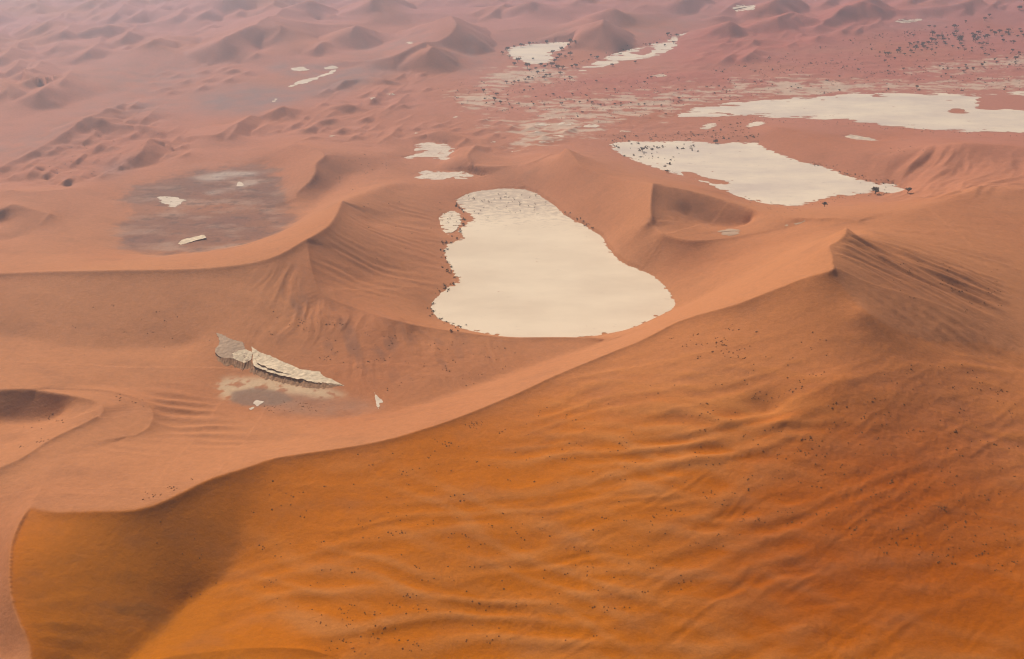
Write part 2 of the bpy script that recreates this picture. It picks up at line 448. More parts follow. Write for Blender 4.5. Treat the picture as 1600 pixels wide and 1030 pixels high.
def hit(px, py):
    """first point of the relief that the sight line through a photo pixel meets"""
    px = np.atleast_1d(np.asarray(px, float)); py = np.atleast_1d(np.asarray(py, float))
    dx, dy, dz = ray(px, py)
    hor = np.hypot(dx, dy)
    th = np.arctan2(dx, dy); td = -dz / hor
    gi = np.clip((th + TMAX) / DT, 0, NT - 1.001); i = gi.astype(int); u = gi - i
    out = np.zeros((len(px), 3))
    for k in range(len(px)):
        col = HGT[:, i[k]] * (1 - u[k]) + HGT[:, i[k] + 1] * u[k]
        zr = CAM_H - RR * td[k]
        d = col - zr
        j = int(np.argmax(d >= 0))
        if d[j] < 0: j = NR - 1
        if j > 0:
            t = d[j - 1] / (d[j - 1] - d[j]); r = RR[j - 1] * (1 - t) + RR[j] * t
            z = col[j - 1] * (1 - t) + col[j] * t
        else:
            r, z = RR[0], col[0]
        out[k] = (r * math.sin(th[k]), r * math.cos(th[k]), z)
    return out

# ------------------------------------------------------------------ the sand sheet
def make_axis():
    fine = np.arange(-R(43), R(43) + 1e-6, DT)
    side = np.array([R(a) for a in (44, 46, 48, 52, 58, 66, 76, 90, 110, 135, 165)])
    th = np.concatenate([-side[::-1], fine, side])
    py = np.arange(1085, -40, -1.0)
    dx, dy, dz = ray(np.full(len(py), 800.0), py)
    r = (CAM_H - 22) * dy / -dz
    far = np.exp(np.linspace(math.log(r[-1]), math.log(24000), 60))[1:]
    near = np.array([2, 60, 140, 220, 290])
    near = near[near < r[0] - 5]
    return th, np.concatenate([near, r, far])
TH_M, RR_M = make_axis()
VX = RR_M[:, None] * np.sin(TH_M)[None, :]
VY = RR_M[:, None] * np.cos(TH_M)[None, :]
VZ = sample(HGT, VX, VY).astype(np.float64)
VC = sample(CRESTW, VX, VY)

# ------------------------------------------------------------------ relief detail and ground colours, all in ground coordinates
def gblur(a, s):
    n = max(1, int(2.6 * s)); k = np.exp(-0.5 * (np.arange(-n, n + 1) / s) ** 2); k /= k.sum()
    a = a.astype(np.float32)
    if s > 5:                                               # wide blurs run on a thinned grid
        f = int(s / 2.2); H, W = a.shape; h, w = -(-H // f), -(-W // f)
        p = np.pad(a, ((0, h * f - H), (0, w * f - W)), mode='edge').reshape(h, f, w, f).mean((1, 3))
        p = gblur(p, s / f)
        jj = np.clip((np.arange(H) + 0.5) / f - 0.5, 0, h - 1.001); ii = np.clip((np.arange(W) + 0.5) / f - 0.5, 0, w - 1.001)
        j = jj.astype(int); i = ii.astype(int); v = (jj - j)[:, None].astype(np.float32); u = (ii - i)[None].astype(np.float32)
        q = p[j] * (1 - v) + p[np.minimum(j + 1, h - 1)] * v
        return q[:, i] * (1 - u) + q[:, np.minimum(i + 1, w - 1)] * u
    for ax in (0, 1):
        p = np.pad(a, [(n, n) if q == ax else (0, 0) for q in (0, 1)], mode='edge')
        o = np.zeros_like(a)
        for q in range(2 * n + 1):
            o += np.float32(k[q]) * (p[q:q + a.shape[0]] if ax == 0 else p[:, q:q + a.shape[1]])
        a = o
    return a
def world_poly(pts, z=None):
    pts = np.asarray(pts, float)
    if z is None: return hit(pts[:, 0], pts[:, 1])[:, :2]
    return np.stack(at_z(pts[:, 0], pts[:, 1], z), 1)
def region(pts, soft=8, z=None, poly=None):
    W = world_poly(pts, z) if poly is None else poly
    m = np.zeros(VX.shape, np.float32)
    x0, y0 = W.min(0); x1, y1 = W.max(0)
    box = (VX > x0) & (VX < x1) & (VY > y0) & (VY < y1)
    m[box] = in_poly(VX[box], VY[box], W)
    return gblur(m, soft) if soft else m
def add(mask, fn, eps=0.01):
    """add fn(x, y) * mask to the heights, only where the mask is not empty"""
    k = mask > eps
    VZ[k] += mask[k] * fn(VX[k], VY[k])
def waves(x, y, ang, lam, warp=1.0, wl=3.0, sharp=1.6, seed=0.0, patch=0.6):
    a = R(ang)
    u = x * math.sin(a) + y * math.cos(a); v = x * math.cos(a) - y * math.sin(a)
    ph = u / lam + warp * fbm(v / 2.2, u, lam * wl, 2, 0.45, seed)
    w = (0.5 + 0.5 * np.sin(2 * np.pi * ph)) ** sharp
    return (w - 0.4) * np.clip(1 - patch + patch * (0.5 + 1.2 * fbm(v / 2.0, u, lam * 2.6, 2, 0.5, seed + 3)), 0, 2)
def streaks(u, v, lam, stretch=6.0, seed=0.0):
    """ridges of uneven spacing running along v"""
    n = 0; a = 1.0
    for o in range(3):
        n = n + a * (0.6 - 1.7 * np.abs(perlin(u / lam * 1.9 ** o + seed, v / lam / stretch * 1.5 ** o - seed))); a *= 0.5
    return n
def dune_noise(x, y, lam, seed):
    xx = x + lam * 0.5 * perlin(x / lam / 1.7 + seed, y / lam / 1.7); yy = y + lam * 0.5 * perlin(x / lam / 1.7, y / lam / 1.7 + seed)
    n = 0; a = 1
    for o in range(3):
        n = n + a * (0.55 - np.abs(perlin(xx / lam * 2 ** o + seed, yy / lam * 2 ** o * 1.25 - seed)) * 1.6); a *= 0.45
    return n

PANS_Z = [(0, PAN_MAIN), (0, PAN_LOBE), (0, PAN_SECOND), (0, PAN_LONG), (0, PAN_FAR), (0, PAN_STRIP), (3, PAN_PATCH_A), (3, PAN_PATCH_B), (3, PAN_SLIVER)]
PANMASK = np.zeros(VX.shape, np.float32)
for z, p in PANS_Z:
    PANMASK = np.maximum(PANMASK, region(p, 0, z))
PANSOFT = np.clip(gblur(PANMASK, 4) * 1.6, 0, 1)
OFF = (1 - PANSOFT)                                         # no relief on the pans
CRK = 1 - np.clip(VC, 0, 1)                                 # nor across a knife-edge crest

# the slope of the great ridge that faces the camera
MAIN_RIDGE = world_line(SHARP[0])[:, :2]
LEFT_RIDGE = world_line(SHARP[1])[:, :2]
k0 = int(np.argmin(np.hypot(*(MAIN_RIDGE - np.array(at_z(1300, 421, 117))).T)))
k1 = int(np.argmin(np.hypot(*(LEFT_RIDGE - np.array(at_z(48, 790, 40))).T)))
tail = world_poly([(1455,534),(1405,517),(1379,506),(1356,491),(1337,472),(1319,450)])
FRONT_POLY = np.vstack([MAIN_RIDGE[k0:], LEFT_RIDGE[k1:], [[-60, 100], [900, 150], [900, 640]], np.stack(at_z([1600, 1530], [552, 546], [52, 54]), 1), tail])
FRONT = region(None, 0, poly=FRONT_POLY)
FRONT_S = gblur(FRONT, 12)

fr = FRONT_S * CRK
# the far dunes get straight slip faces: planes at the angle of repose on both sides of each crest
ENV = np.full(VX.shape, -1e3, np.float32)
sx, sy = math.sin(SUN_AZ), math.cos(SUN_AZ)
for p in SHARP:
    if max(q[1] for q in p) > 262: continue
    q = np.asarray(p, float); wx, wy = at_z(q[:, 0], q[:, 1], q[:, 2])
    W = catmull(np.stack([wx, wy, q[:, 2]], 1), 5)
    reach = W[:, 2].max() / 0.32
    box = np.nonzero((VX > W[:, 0].min() - reach) & (VX < W[:, 0].max() + reach) & (VY > W[:, 1].min() - reach) & (VY < W[:, 1].max() + reach))
    x, y = VX[box], VY[box]; e = ENV[box]
    wob = 1 + 0.10 * fbm(x, y, 60, 2, 0.5, 3.0)
    for a, b in zip(W[:-1], W[1:]):
        d = b - a; L = d[0] ** 2 + d[1] ** 2 + 1e-6
        t = np.clip(((x - a[0]) * d[0] + (y - a[1]) * d[1]) / L, 0, 1)
        rx, ry = x - a[0] - t * d[0], y - a[1] - t * d[1]
        dist = np.hypot(rx, ry) + 1e-6
        lit = smooth(-0.6, 0.6, (rx * sx + ry * sy) / dist)
        e = np.maximum(e, a[2] + t * d[2] - dist * (0.60 - 0.26 * lit) * wob)
    ENV[box] = e
k = ENV > -40
dz_ = np.where(k, ENV - VZ, -1e3)
kk = np.clip(0.5 + dz_ / 3.0, 0, 1)
VZ += np.where(dz_ > -1.5, (dz_ * kk + 1.5 * kk * (1 - kk)) * OFF, 0)
# crests stand proud as a narrow steep lip above the side turned from the sun
def lip(L, amp, wide, fade, within=None):
    x0, y0 = L.min(0) - fade * 2; x1, y1 = L.max(0) + fade * 2
    k = (VX > x0) & (VX < x1) & (VY > y0) & (VY < y1)
    if within is not None: k &= within
    x, y = VX[k], VY[k]; best = np.full(x.shape, 1e9); sd_ = np.zeros(x.shape)
    Q = L[::5] if len(L) > 20 else L
    for a, b in zip(Q[:-1], Q[1:]):
        d = b - a; t = np.clip(((x - a[0]) * d[0] + (y - a[1]) * d[1]) / (d @ d + 1e-9), 0, 1)
        rx, ry = x - a[0] - t * d[0], y - a[1] - t * d[1]; q = np.hypot(rx, ry)
        n = q < best
        best[n] = q[n]; sd_[n] = ((rx * sx + ry * sy) / (q + 1e-6))[n]
    side = smooth(255, 190, x) if within is not None else smooth(0.15, -0.35, sd_)      # the lip dies out towards the peak
    VZ[k] -= side * amp * (1 - np.exp(-best / wide)) * np.exp(-best / fade)
lip(MAIN_RIDGE[k0:], 3.2, 7, 90, (FRONT > 0.5) & (VY > 330))
def crest_at(x, y): return next(world_line(p)[:, :2] for p in SHARP if (x, y) in [(q[0], q[1]) for q in p][:1])
lip(crest_at(-60, 612), 3.0, 6, 40)
lip(crest_at(-80, 430), 4.0, 8, 70)
lip(crest_at(78, 606), 2.2, 6, 40)
lip(crest_at(478, 374), 2.0, 8, 50)
lip(crest_at(1021, 286), 3.5, 8, 45)
lip(crest_at(458, 223), 2.5, 8, 40)
WCREST = np.zeros(VX.shape, np.float32)                     # where pale sand gathers on the wave tops
def addw(mask, amp, *a):
    k = mask > 0.01
    w = waves(VX[k], VY[k], *a)
    VZ[k] += mask[k] * amp * w; WCREST[k] += mask[k] * np.clip(w, 0, 1)
# long wandering sand waves, big in the middle of the slope, finer and slanting to the right
m = fr * region([(330,820),(700,720),(1000,600),(1250,540),(1400,600),(1300,760),(1350,1060),(420,1080),(380,900)], 40)
addw(m, 0.85, -4, 21, 0.8, 2.6, 1.2, 0.3, 0.7)
addw(m, 0.6, 26, 23, 0.8, 2.4, 1.2, 2.3, 0.8)
add(m, lambda x, y: 0.35 * waves(x, y, -10, 14, 0.9, 2.4, 1.2, 4.1, 1.0))
m = fr * region([(840,600),(1000,560),(1180,560),(1260,640),(1240,760),(1050,770),(860,720)], 24)
addw(m, 1.0, -8, 19, 0.8, 2.6, 1.3, 9.3, 0.5)
addw(m, 0.6, 24, 21, 0.8, 2.4, 1.2, 5.3, 0.6)
m = fr * region([(900,760),(1200,680),(1420,560),(1700,560),(1700,1080),(850,1080)], 40)
addw(m, 0.9, -19, 22, 0.8, 2.6, 1.2, 1.9, 0.7)
addw(m, 0.5, 14, 22, 0.8, 2.4, 1.2, 6.3, 0.8)
add(m, lambda x, y: 0.3 * waves(x, y, -34, 11, 0.9, 2.4, 1.2, 7.7, 1.0))
m = fr * region([(1300,560),(1640,560),(1640,940),(1240,900),(1180,700)], 40)
add(m, lambda x, y: 0.35 * np.abs(fbm(x, y, 9, 3, 0.6, 2.2)) + 0.8 * fbm(x, y, 30, 2, 0.5, 3.2))
m = fr * region([(200,900),(300,945),(420,1000),(100,1040),(60,930)], 20)
add(m, lambda x, y: 0.7 * waves(x, y, -25, 17, 1.0, 3, 1.3, 5.5, 1.0))
add(gblur(fr, 20), lambda x, y: 1.1 * fbm(x, y, 70, 2, 0.5, 6.4) + 0.22 * np.clip(fbm(x, y, 45, 2, 0.5, 1.4) + .25, 0, 1) * fbm(x, y, 6, 3, 0.6, 5.4))
hx, hy = spot0 = hit(1200, 632)[0][:2]                      # a scoop in the slope with a raised near rim
add(fr, lambda x, y: -4.5 * np.exp(-(((x - hx) / 15) ** 2 + ((y - hy) / 13) ** 2)) + 2.2 * np.exp(-(((x - hx - 4) / 26) ** 2 + ((y - hy + 20 - 0.25 * np.abs(x - hx)) / 6) ** 2)))
# gullies fanning down from the peak of the second ridge
cx, cy = at_z(500, 330, 66)
m = region([(470,392),(505,460),(560,488),(640,508),(740,528),(820,548),(740,590),(640,612),(560,600),(470,545),(410,520),(390,500),(420,440)], 14) * CRK
def gul(x, y):
    a = np.arctan2(x - cx, cy - y) * 190; r = np.hypot(x - cx, y - cy)
    return 2.6 * streaks(a + 10 * fbm(x, y, 60, 2, 0.5, 1.1), r, 19, 7, 1.3) * np.clip(0.7 + 1.2 * perlin(x / 60, y / 60 + 5), 0, 1.4) + 0.25 * fbm(x, y, 8, 2)
add(m, gul)
# ripples west of the bowl, on the windward lobe and the slope left of the main pan
m = region([(225,612),(290,606),(340,640),(400,690),(330,700),(262,680),(246,650)], 7)
add(m, lambda x, y: 1.9 * waves(x, y, 4, 12.5, 0.45, 3, 1.2, 0.9, 0.5))
m = region([(250,600),(100,596),(30,598),(120,590),(260,596)], 5)
add(m, lambda x, y: 0.6 * waves(x, y, 60, 9, 0.3, 4, 1.2, 0.9, 0.3))
m = region([(545,320),(640,310),(680,340),(690,430),(660,490),(580,470),(520,450),(500,400)], 12) * OFF
add(m, lambda x, y: 1.0 * waves(x, y, -3, 16, 0.7, 3, 1.2, 6.1, 0.9) + 0.25 * fbm(x, y, 7, 2))
# gullied flank above the second pan
m = region([(1330,268),(1400,248),(1470,232),(1520,230),(1620,240),(1620,300),(1540,300),(1470,312),(1420,312),(1360,282)], 9) * OFF
def flank(x, y):
    a = R(135); u = x * math.sin(a) + y * math.cos(a); v = x * math.cos(a) - y * math.sin(a)
    return 6.0 * streaks(u + 14 * perlin(x / 70, y / 70), v, 44, 3.5, 2.2) * np.clip(0.7 + perlin(x / 90 + 4, y / 90), 0.15, 1.3) + 0.6 * fbm(x, y, 12, 2)
add(m, flank)
# wind-cut streaks on the lee of the right-hand peak
m = region([(1306,378),(1340,368),(1440,390),(1560,440),(1560,490),(1480,475),(1400,445),(1310,410)], 7) * CRK
def cut(x, y):
    a = R(20); u = x * math.sin(a) + y * math.cos(a); v = x * math.cos(a) - y * math.sin(a)
    return 2.8 * streaks(u + 5 * perlin(x / 60, y / 60), v, 19, 6, 3.2)
add(m, cut)
m = region([(1330,450),(1420,470),(1540,505),(1620,548),(1520,560),(1440,530),(1390,508)], 8) * CRK
add(m, lambda x, y: 0.8 * waves(x, y, 35, 17, 0.6, 3, 1.3, 8.3, 0.8) + 0.4 * fbm(x, y, 11, 2))
m = region([(1020,300),(1100,320),(1180,345),(1120,362),(1050,355)], 8) * CRK
add(m, lambda x, y: 0.8 * fbm(x, y, 20, 3, 0.55, 9.9))
m = region([(1340,356),(1440,340),(1560,305),(1640,310),(1640,500),(1500,440)], 20)
add(m, lambda x, y: 0.6 * waves(x, y, 15, 26, 0.9, 3, 1.2, 4.9, 1.0) + 0.2 * fbm(x, y, 7, 2))
# soft swell on the other mid slopes
m = region([(-40,432),(300,426),(460,400),(400,520),(330,540),(300,600),(-40,600)], 16) * CRK
add(m, lambda x, y: 0.7 * waves(x, y, 30, 36, 0.9, 3, 1.1, 5.7, 0.9))
m = region([(60,720),(200,690),(380,690),(470,700),(300,755),(180,790),(90,790)], 10) * CRK
add(m, lambda x, y: 0.5 * waves(x, y, 5, 17, 0.9, 3, 1.2, 6.6, 0.9))
m = region([(420,690),(600,655),(800,600),(940,545),(1000,535),(800,612),(600,684)], 6) * CRK
add(m, lambda x, y: 0.4 * waves(x, y, 40, 14, 0.6, 3, 1.2, 2.6, 0.9))
m = region([(900,400),(1000,345),(1010,300),(1010,400),(1100,380),(1270,365),(1150,420),(1060,470),(1000,415)], 10) * OFF * CRK
add(m, lambda x, y: 0.7 * fbm(x, y, 30, 3, 0.5, 8.1))
# small dunes in the far ranges
m = region([(0,262),(83,214),(141,178),(200,158),(260,190),(290,240),(200,262),(120,292),(0,292)], 8)
add(m, lambda x, y: 3.0 * dune_noise(x, y, 75, 1.2))
m = region([(1060,60),(1130,36),(1200,8),(1400,-5),(1420,40),(1300,60),(1190,80),(1110,100)], 10)
add(m, lambda x, y: 5 * dune_noise(x, y, 130, 3.4))
m = region([(440,182),(520,130),(640,100),(700,116),(640,160),(640,215),(560,240),(480,212),(400,215),(400,185)], 10)
add(m, lambda x, y: 2.5 * dune_noise(x, y, 85, 5.4))
m = region([(640,190),(760,180),(900,205),(870,235),(780,250),(740,225),(640,215)], 8) * OFF
add(m, lambda x, y: 2.0 * dune_noise(x, y, 70, 8.4))
m = region([(-40,-30),(1640,-30),(1640,2),(1200,6),(960,12),(800,30),(600,40),(480,60),(330,70),(120,110),(60,160),(-40,170)], 14)
add(m, lambda x, y: 6 * dune_noise(x, y, 200, 2.9))
m = region([(220,110),(420,90),(330,130),(290,145),(230,160)], 8)
add(m, lambda x, y: 3 * dune_noise(x, y, 120, 6.9))
# hummocky plain with scrub
PLAIN = region([(640,160),(740,110),(800,104),(900,118),(1040,100),(1120,96),(1240,60),(1420,36),(1650,20),(1650,150),(1430,142),(1280,148),(1100,160),(1040,180),(1100,200),(1180,205),(1180,218),(950,216),(800,180)], 7) * OFF
add(PLAIN, lambda x, y: 1.1 * fbm(x, y, 22, 3, 0.6, 7.3) + 1.4 * waves(x, y, -15, 60, 0.9, 3, 1.2, 3.1, 0.8))
BEYOND = smooth(3200, 4200, np.hypot(VX, VY))
add(BEYOND, lambda x, y: 26 * dune_noise(x, y, 420, 0.9) + 10)
# everywhere: faint unevenness that grows with distance
VZ += OFF * CRK * (0.30 * fbm(VX, VY, 38, 3, 0.5, 4.4)).astype(np.float64)
for z, p in PANS_Z:
    k = region(p, 0, z) > 0.5
    VZ[k] = np.minimum(VZ[k], z - 0.10)

k = (VX < -170) & (VX > -420) & (VY > 300) & (VY < 520) & (VC > 0.05)      # even out the steps where a crest runs along the mesh columns
VZ[k] = VZ[k] * 0.35 + gblur(VZ, 1.3)[k] * 0.65
# write the detailed relief back, so that everything stands on the sand as built
def ground(x, y):
    """height of the finished sand sheet"""
    x = np.asarray(x, float); y = np.asarray(y, float)
    th = np.arctan2(x, y); r = np.hypot(x, y)
    i = np.clip(np.searchsorted(TH_M, th) - 1, 0, len(TH_M) - 2); j = np.clip(np.searchsorted(RR_M, r) - 1, 0, len(RR_M) - 2)
    u = np.clip((th - TH_M[i]) / (TH_M[i + 1] - TH_M[i]), 0, 1); v = np.clip((r - RR_M[j]) / (RR_M[j + 1] - RR_M[j]), 0, 1)
    return VZ[j, i] * (1 - u) * (1 - v) + VZ[j, i + 1] * u * (1 - v) + VZ[j + 1, i] * (1 - u) * v + VZ[j + 1, i + 1] * u * v
def spot(px, py):
    """where the sight line through photo pixels meets the finished sand"""
    px = np.atleast_1d(np.asarray(px, float)); py = np.atleast_1d(np.asarray(py, float))
    dx, dy, dz = ray(px, py)
    th = np.arctan2(dx, dy); td = -dz / np.hypot(dx, dy)
    i = np.clip(np.searchsorted(TH_M, th) - 1, 0, len(TH_M) - 2); u = (th - TH_M[i]) / (TH_M[i + 1] - TH_M[i])
    out = np.zeros((len(px), 3))
    for k in range(len(px)):
        col = VZ[:, i[k]] * (1 - u[k]) + VZ[:, i[k] + 1] * u[k]
        d = col - (CAM_H - RR_M * td[k])
        d[:6] = -1
        j = max(1, int(np.argmax(d >= 0)))
        t = d[j - 1] / (d[j - 1] - d[j]) if d[j] >= 0 else 1
        r = RR_M[j - 1] * (1 - t) + RR_M[j] * t
        out[k] = (r * math.sin(th[k]), r * math.cos(th[k]), col[j - 1] * (1 - t) + col[j] * t)
    return out

# ---- colours of the ground
def stain(mask, col, fn):
    k = mask > 0.01
    t = fn(VX[k], VY[k]) * mask[k]
    GC[k] += (np.asarray(col, np.float32) - GC[k]) * np.clip(t, 0, 1)[:, None].astype(np.float32)
def mix(a, b, t): return a + (np.asarray(b, np.float32) - a) * t[..., None]
RAD = np.hypot(VX, VY)
GC = np.empty(VX.shape + (3,), np.float32)
GC[:] = (0.425, 0.166, 0.068)
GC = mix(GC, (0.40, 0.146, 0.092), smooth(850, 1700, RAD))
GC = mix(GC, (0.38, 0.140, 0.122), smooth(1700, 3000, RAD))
n_big = fbm(VX, VY, 260, 3, 0.5, 11.0)
n_mid = fbm(VX, VY, 60, 3, 0.55, 12.0)
GC = mix(GC, (0.36, 0.115, 0.045), 0.5 * np.clip(n_big + 0.1, 0, 1))
# deep orange sand of the near slope, its shaded-side tone put into colour
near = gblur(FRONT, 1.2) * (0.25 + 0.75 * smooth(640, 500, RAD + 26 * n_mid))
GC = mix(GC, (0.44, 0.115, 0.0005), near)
GC = mix(GC, (0.46, 0.165, 0.040), 0.8 * np.clip(WCREST, 0, 1) * FRONT)
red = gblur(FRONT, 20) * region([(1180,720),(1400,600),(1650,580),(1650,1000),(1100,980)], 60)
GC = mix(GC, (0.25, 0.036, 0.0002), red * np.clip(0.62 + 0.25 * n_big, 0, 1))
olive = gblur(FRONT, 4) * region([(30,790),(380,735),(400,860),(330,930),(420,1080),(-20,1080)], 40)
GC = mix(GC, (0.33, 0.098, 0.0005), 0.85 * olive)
# grey-brown gravel floors and dark heavy-mineral stains
GREYM = region(GREY_FLAT, 9)
def tint(pts, col, amt, soft=8, z=None, noise=0.6, lam=40, seed=0.0, stretch=1.0, ragged=0.0):
    global GC
    m = region(pts, soft, z)
    k = m > 0.01
    if ragged: m[k] = smooth(0.30, 0.62, m[k] + ragged * fbm(VX[k] / 1.2, VY[k], 24, 4, 0.6, seed + 40))
    t = np.zeros(VX.shape, np.float32)
    t[k] = amt * np.clip(m[k] * (1 - noise) + m[k] * noise * (0.5 + 1.2 * fbm(VX[k] / stretch, VY[k], lam, 3, 0.55, seed)), 0, 1)
    GC = mix(GC, col, t)
GREY, MAUVE = (0.185, 0.094, 0.070), (0.225, 0.14, 0.13)
tint(GREY_FLAT, GREY, 0.75, 9, 5, 0.35, 60, 1.0, 2.0, 0.3)
tint([(215,300),(300,272),(400,262),(436,290),(440,318),(400,312),(330,300),(260,318),(205,318)], GREY, 0.8, 6, 5, 0.4, 40, 1.3, 2.0)
tint([(300,345),(440,330),(462,342),(430,365),(340,380),(200,385),(200,365)], (0.20, 0.092, 0.07), 0.7, 7, 5, 0.6, 50, 2.3, 2.0)
tint([(300,278),(360,266),(402,268),(405,285),(370,296),(330,304),(320,300),(380,285),(385,275),(310,288)], (0.48,0.38,0.31), 0.7, 2, 5, 0.8, 30, 3.3, 2.5)
tint([(40,210),(150,165),(250,150),(330,160),(240,180),(150,195),(70,235),(0,250),(-40,260),(-40,230)], MAUVE, 0.55, 10)
tint([(300,150),(400,130),(460,140),(520,118),(640,104),(560,135),(470,158),(400,178),(310,176)], MAUVE, 0.85, 7, noise=0.3)
tint([(400,100),(480,98),(560,104),(640,104),(560,118),(440,120)], MAUVE, 0.7, 6)
tint([(100,110),(220,105),(300,90),(350,110),(250,140),(150,140)], MAUVE, 0.5, 12)
tint([(555,72),(640,55),(690,60),(640,75),(580,90),(520,88)], MAUVE, 0.5, 8)
tint([(720,80),(800,60),(900,40),(960,50),(1060,30),(1120,10),(1130,30),(1050,52),(900,66),(780,74),(760,110),(680,110)], MAUVE, 0.6, 9)
tint([(1330,40),(1430,28),(1500,30),(1440,44),(1360,52),(1240,60),(1260,50)], MAUVE, 0.6, 6)
tint([(160,256),(200,250),(210,264),(180,274),(155,276)], MAUVE, 0.8, 5, noise=0.2)
tint([(340,590),(380,610),(420,640),(530,655),(600,640),(520,610),(420,600)], (0.28,0.17,0.12), 0.6, 6, 10, 0.4)
RED = (0.36, 0.095, 0.070)
tint([(60,250),(141,178),(220,175),(290,225),(220,262),(120,290),(0,290),(0,265)], (0.36,0.125,0.075), 0.6, 9)
tint([(1050,60),(1130,34),(1200,5),(1420,-10),(1420,40),(1200,85),(1100,105),(1040,95)], RED, 0.75, 9, noise=0.3)
tint([(820,150),(900,118),(1060,105),(1240,60),(1420,36),(1650,20),(1650,120),(1430,140),(1200,150),(1000,175)], RED, 0.55, 10, noise=0.6, lam=90, stretch=2.5)
tint([(905,20),(945,25),(940,45),(905,70),(890,66)], (0.38,0.125,0.08), 0.5, 5)
k = GREYM > 0.02
t = np.zeros(VX.shape, np.float32); t[k] = GREYM[k] * np.clip(fbm(VX[k] / 2.5, VY[k], 26, 4, 0.6, 31.0) * 1.2 + 0.05, 0, 1)
GC = mix(GC, (0.40, 0.25, 0.18), 0.55 * t)
t[k] = GREYM[k] * np.clip(fbm(VX[k] / 2.0, VY[k], 14, 4, 0.65, 33.0) * 1.6 - 0.25, 0, 1)
GC = mix(GC, (0.12, 0.066, 0.052), 0.6 * t)
# dark mineral streaks in the gullies
gk = region([(400,470),(480,440),(560,500),(660,515),(760,535),(760,570),(640,590),(560,585),(470,540)], 12)
stain(gk, (0.144, 0.079, 0.061), lambda x, y: 0.45 * np.clip(1.6 * fbm(x + 0.5 * y, y * 0.35 - x * .3, 22, 3, 0.5, 5.0) - 0.1, 0, 1))
gk = region([(1030,296),(1090,305),(1200,340),(1150,352),(1080,340)], 10)
stain(gk, (0.144, 0.061, 0.043), lambda x, y: 0.8 * np.clip(0.5 + 1.3 * fbm(x + 0.6 * y, y * 0.4 - x * .3, 40, 3, 0.5, 6.0), 0, 1))
gk = region([(1306,378),(1400,385),(1540,440),(1540,490),(1440,470),(1310,405)], 9)
stain(gk, (0.18, 0.072, 0.043), lambda x, y: 0.28 * np.clip(1.6 * fbm(x * 0.35 - y * .3, y + 0.5 * x, 16, 3, 0.5, 7.0), 0, 1))
gk = region([(100,870),(280,900),(290,960),(180,1000),(60,1000),(50,960)], 14)
stain(gk, (0.158, 0.061, 0.014), lambda x, y: 0.5 * np.clip(1.7 * fbm(x * 0.5 + y * .3, y - 0.4 * x, 20, 3, 0.5, 8.0) - 0.1, 0, 1))
GC = mix(GC, (0.216, 0.086, 0.043), 0.25 * (1 - PANSOFT) * np.clip(fbm(VX * 0.6, VY, 30, 4, 0.6, 9.0) - 0.15, 0, 1))
# chalky ground showing through the plain
PALE = np.clip(region([(760,150),(850,158),(980,150),(1100,140),(1250,120),(1300,140),(1100,165),(1040,180),(900,190),(760,165)], 12)
     + region([(1180,140),(1300,128),(1420,130),(1650,118),(1650,145),(1400,146),(1250,152)], 6)
     + region([(1400,112),(1480,100),(1600,86),(1650,84),(1650,100),(1560,106),(1440,116)], 5)
     + region([(760,112),(830,102),(900,110),(960,104),(900,120),(820,132),(750,140)], 7)
     + 0.9 * region([(740,190),(900,190),(960,205),(860,222),(800,240),(780,232),(830,205),(730,200)], 8)
     + 0.8 * region([(690,150),(760,140),(780,165),(720,170)], 6), 0, 1) * OFF
kp = PALE > 0.02
pv = np.zeros(VX.shape, np.float32); pv[kp] = np.clip((PALE[kp] * 1.1 - 0.62 + 0.75 * fbm(VX[kp] / 3.0, VY[kp], 16, 4, 0.6, 21.0)) * 3.0, 0, 1) * 0.85 * smooth(0.02, 0.2, PALE[kp])
GC = mix(GC, (0.52, 0.37, 0.27), pv)
# chalk splash under the broken clay ledge in the bowl
CH = region([(332,606),(352,590),(420,588),(500,604),(545,618),(500,622),(470,616),(420,612),(372,612),(362,628),(350,622)], 3)
stain(CH, (0.52, 0.36, 0.22), lambda x, y: 0.85 * smooth(-0.45, 0.0, fbm(x, y, 14, 4, 0.6, 22.0)))
CH = region([(362,612),(400,605),(440,612),(460,625),(430,634),(380,633),(360,626)], 1.5)
GC = mix(GC, (0.22, 0.135, 0.095), CH * 0.85)


def grid_mesh(name, X, Y, Z):
    nr, nc = X.shape
    me = bpy.data.meshes.new(name)
    co = np.stack([X, Y, Z], -1).reshape(-1, 3).astype(np.float32)
    idx = np.arange(nr * nc, dtype=np.int32).reshape(nr, nc)
    q = np.stack([idx[:-1, :-1], idx[:-1, 1:], idx[1:, 1:], idx[1:, :-1]], -1).reshape(-1, 4)
    me.vertices.add(len(co)); me.vertices.foreach_set('co', co.ravel())
    me.loops.add(q.size); me.loops.foreach_set('vertex_index', q.ravel())
    me.polygons.add(len(q)); me.polygons.foreach_set('loop_start', np.arange(0, q.size, 4, dtype=np.int32))
    me.polygons.foreach_set('loop_total', np.full(len(q), 4, np.int32))
    me.polygons.foreach_set('use_smooth', np.ones(len(q), bool))
    me.update(calc_edges=True)
    return me

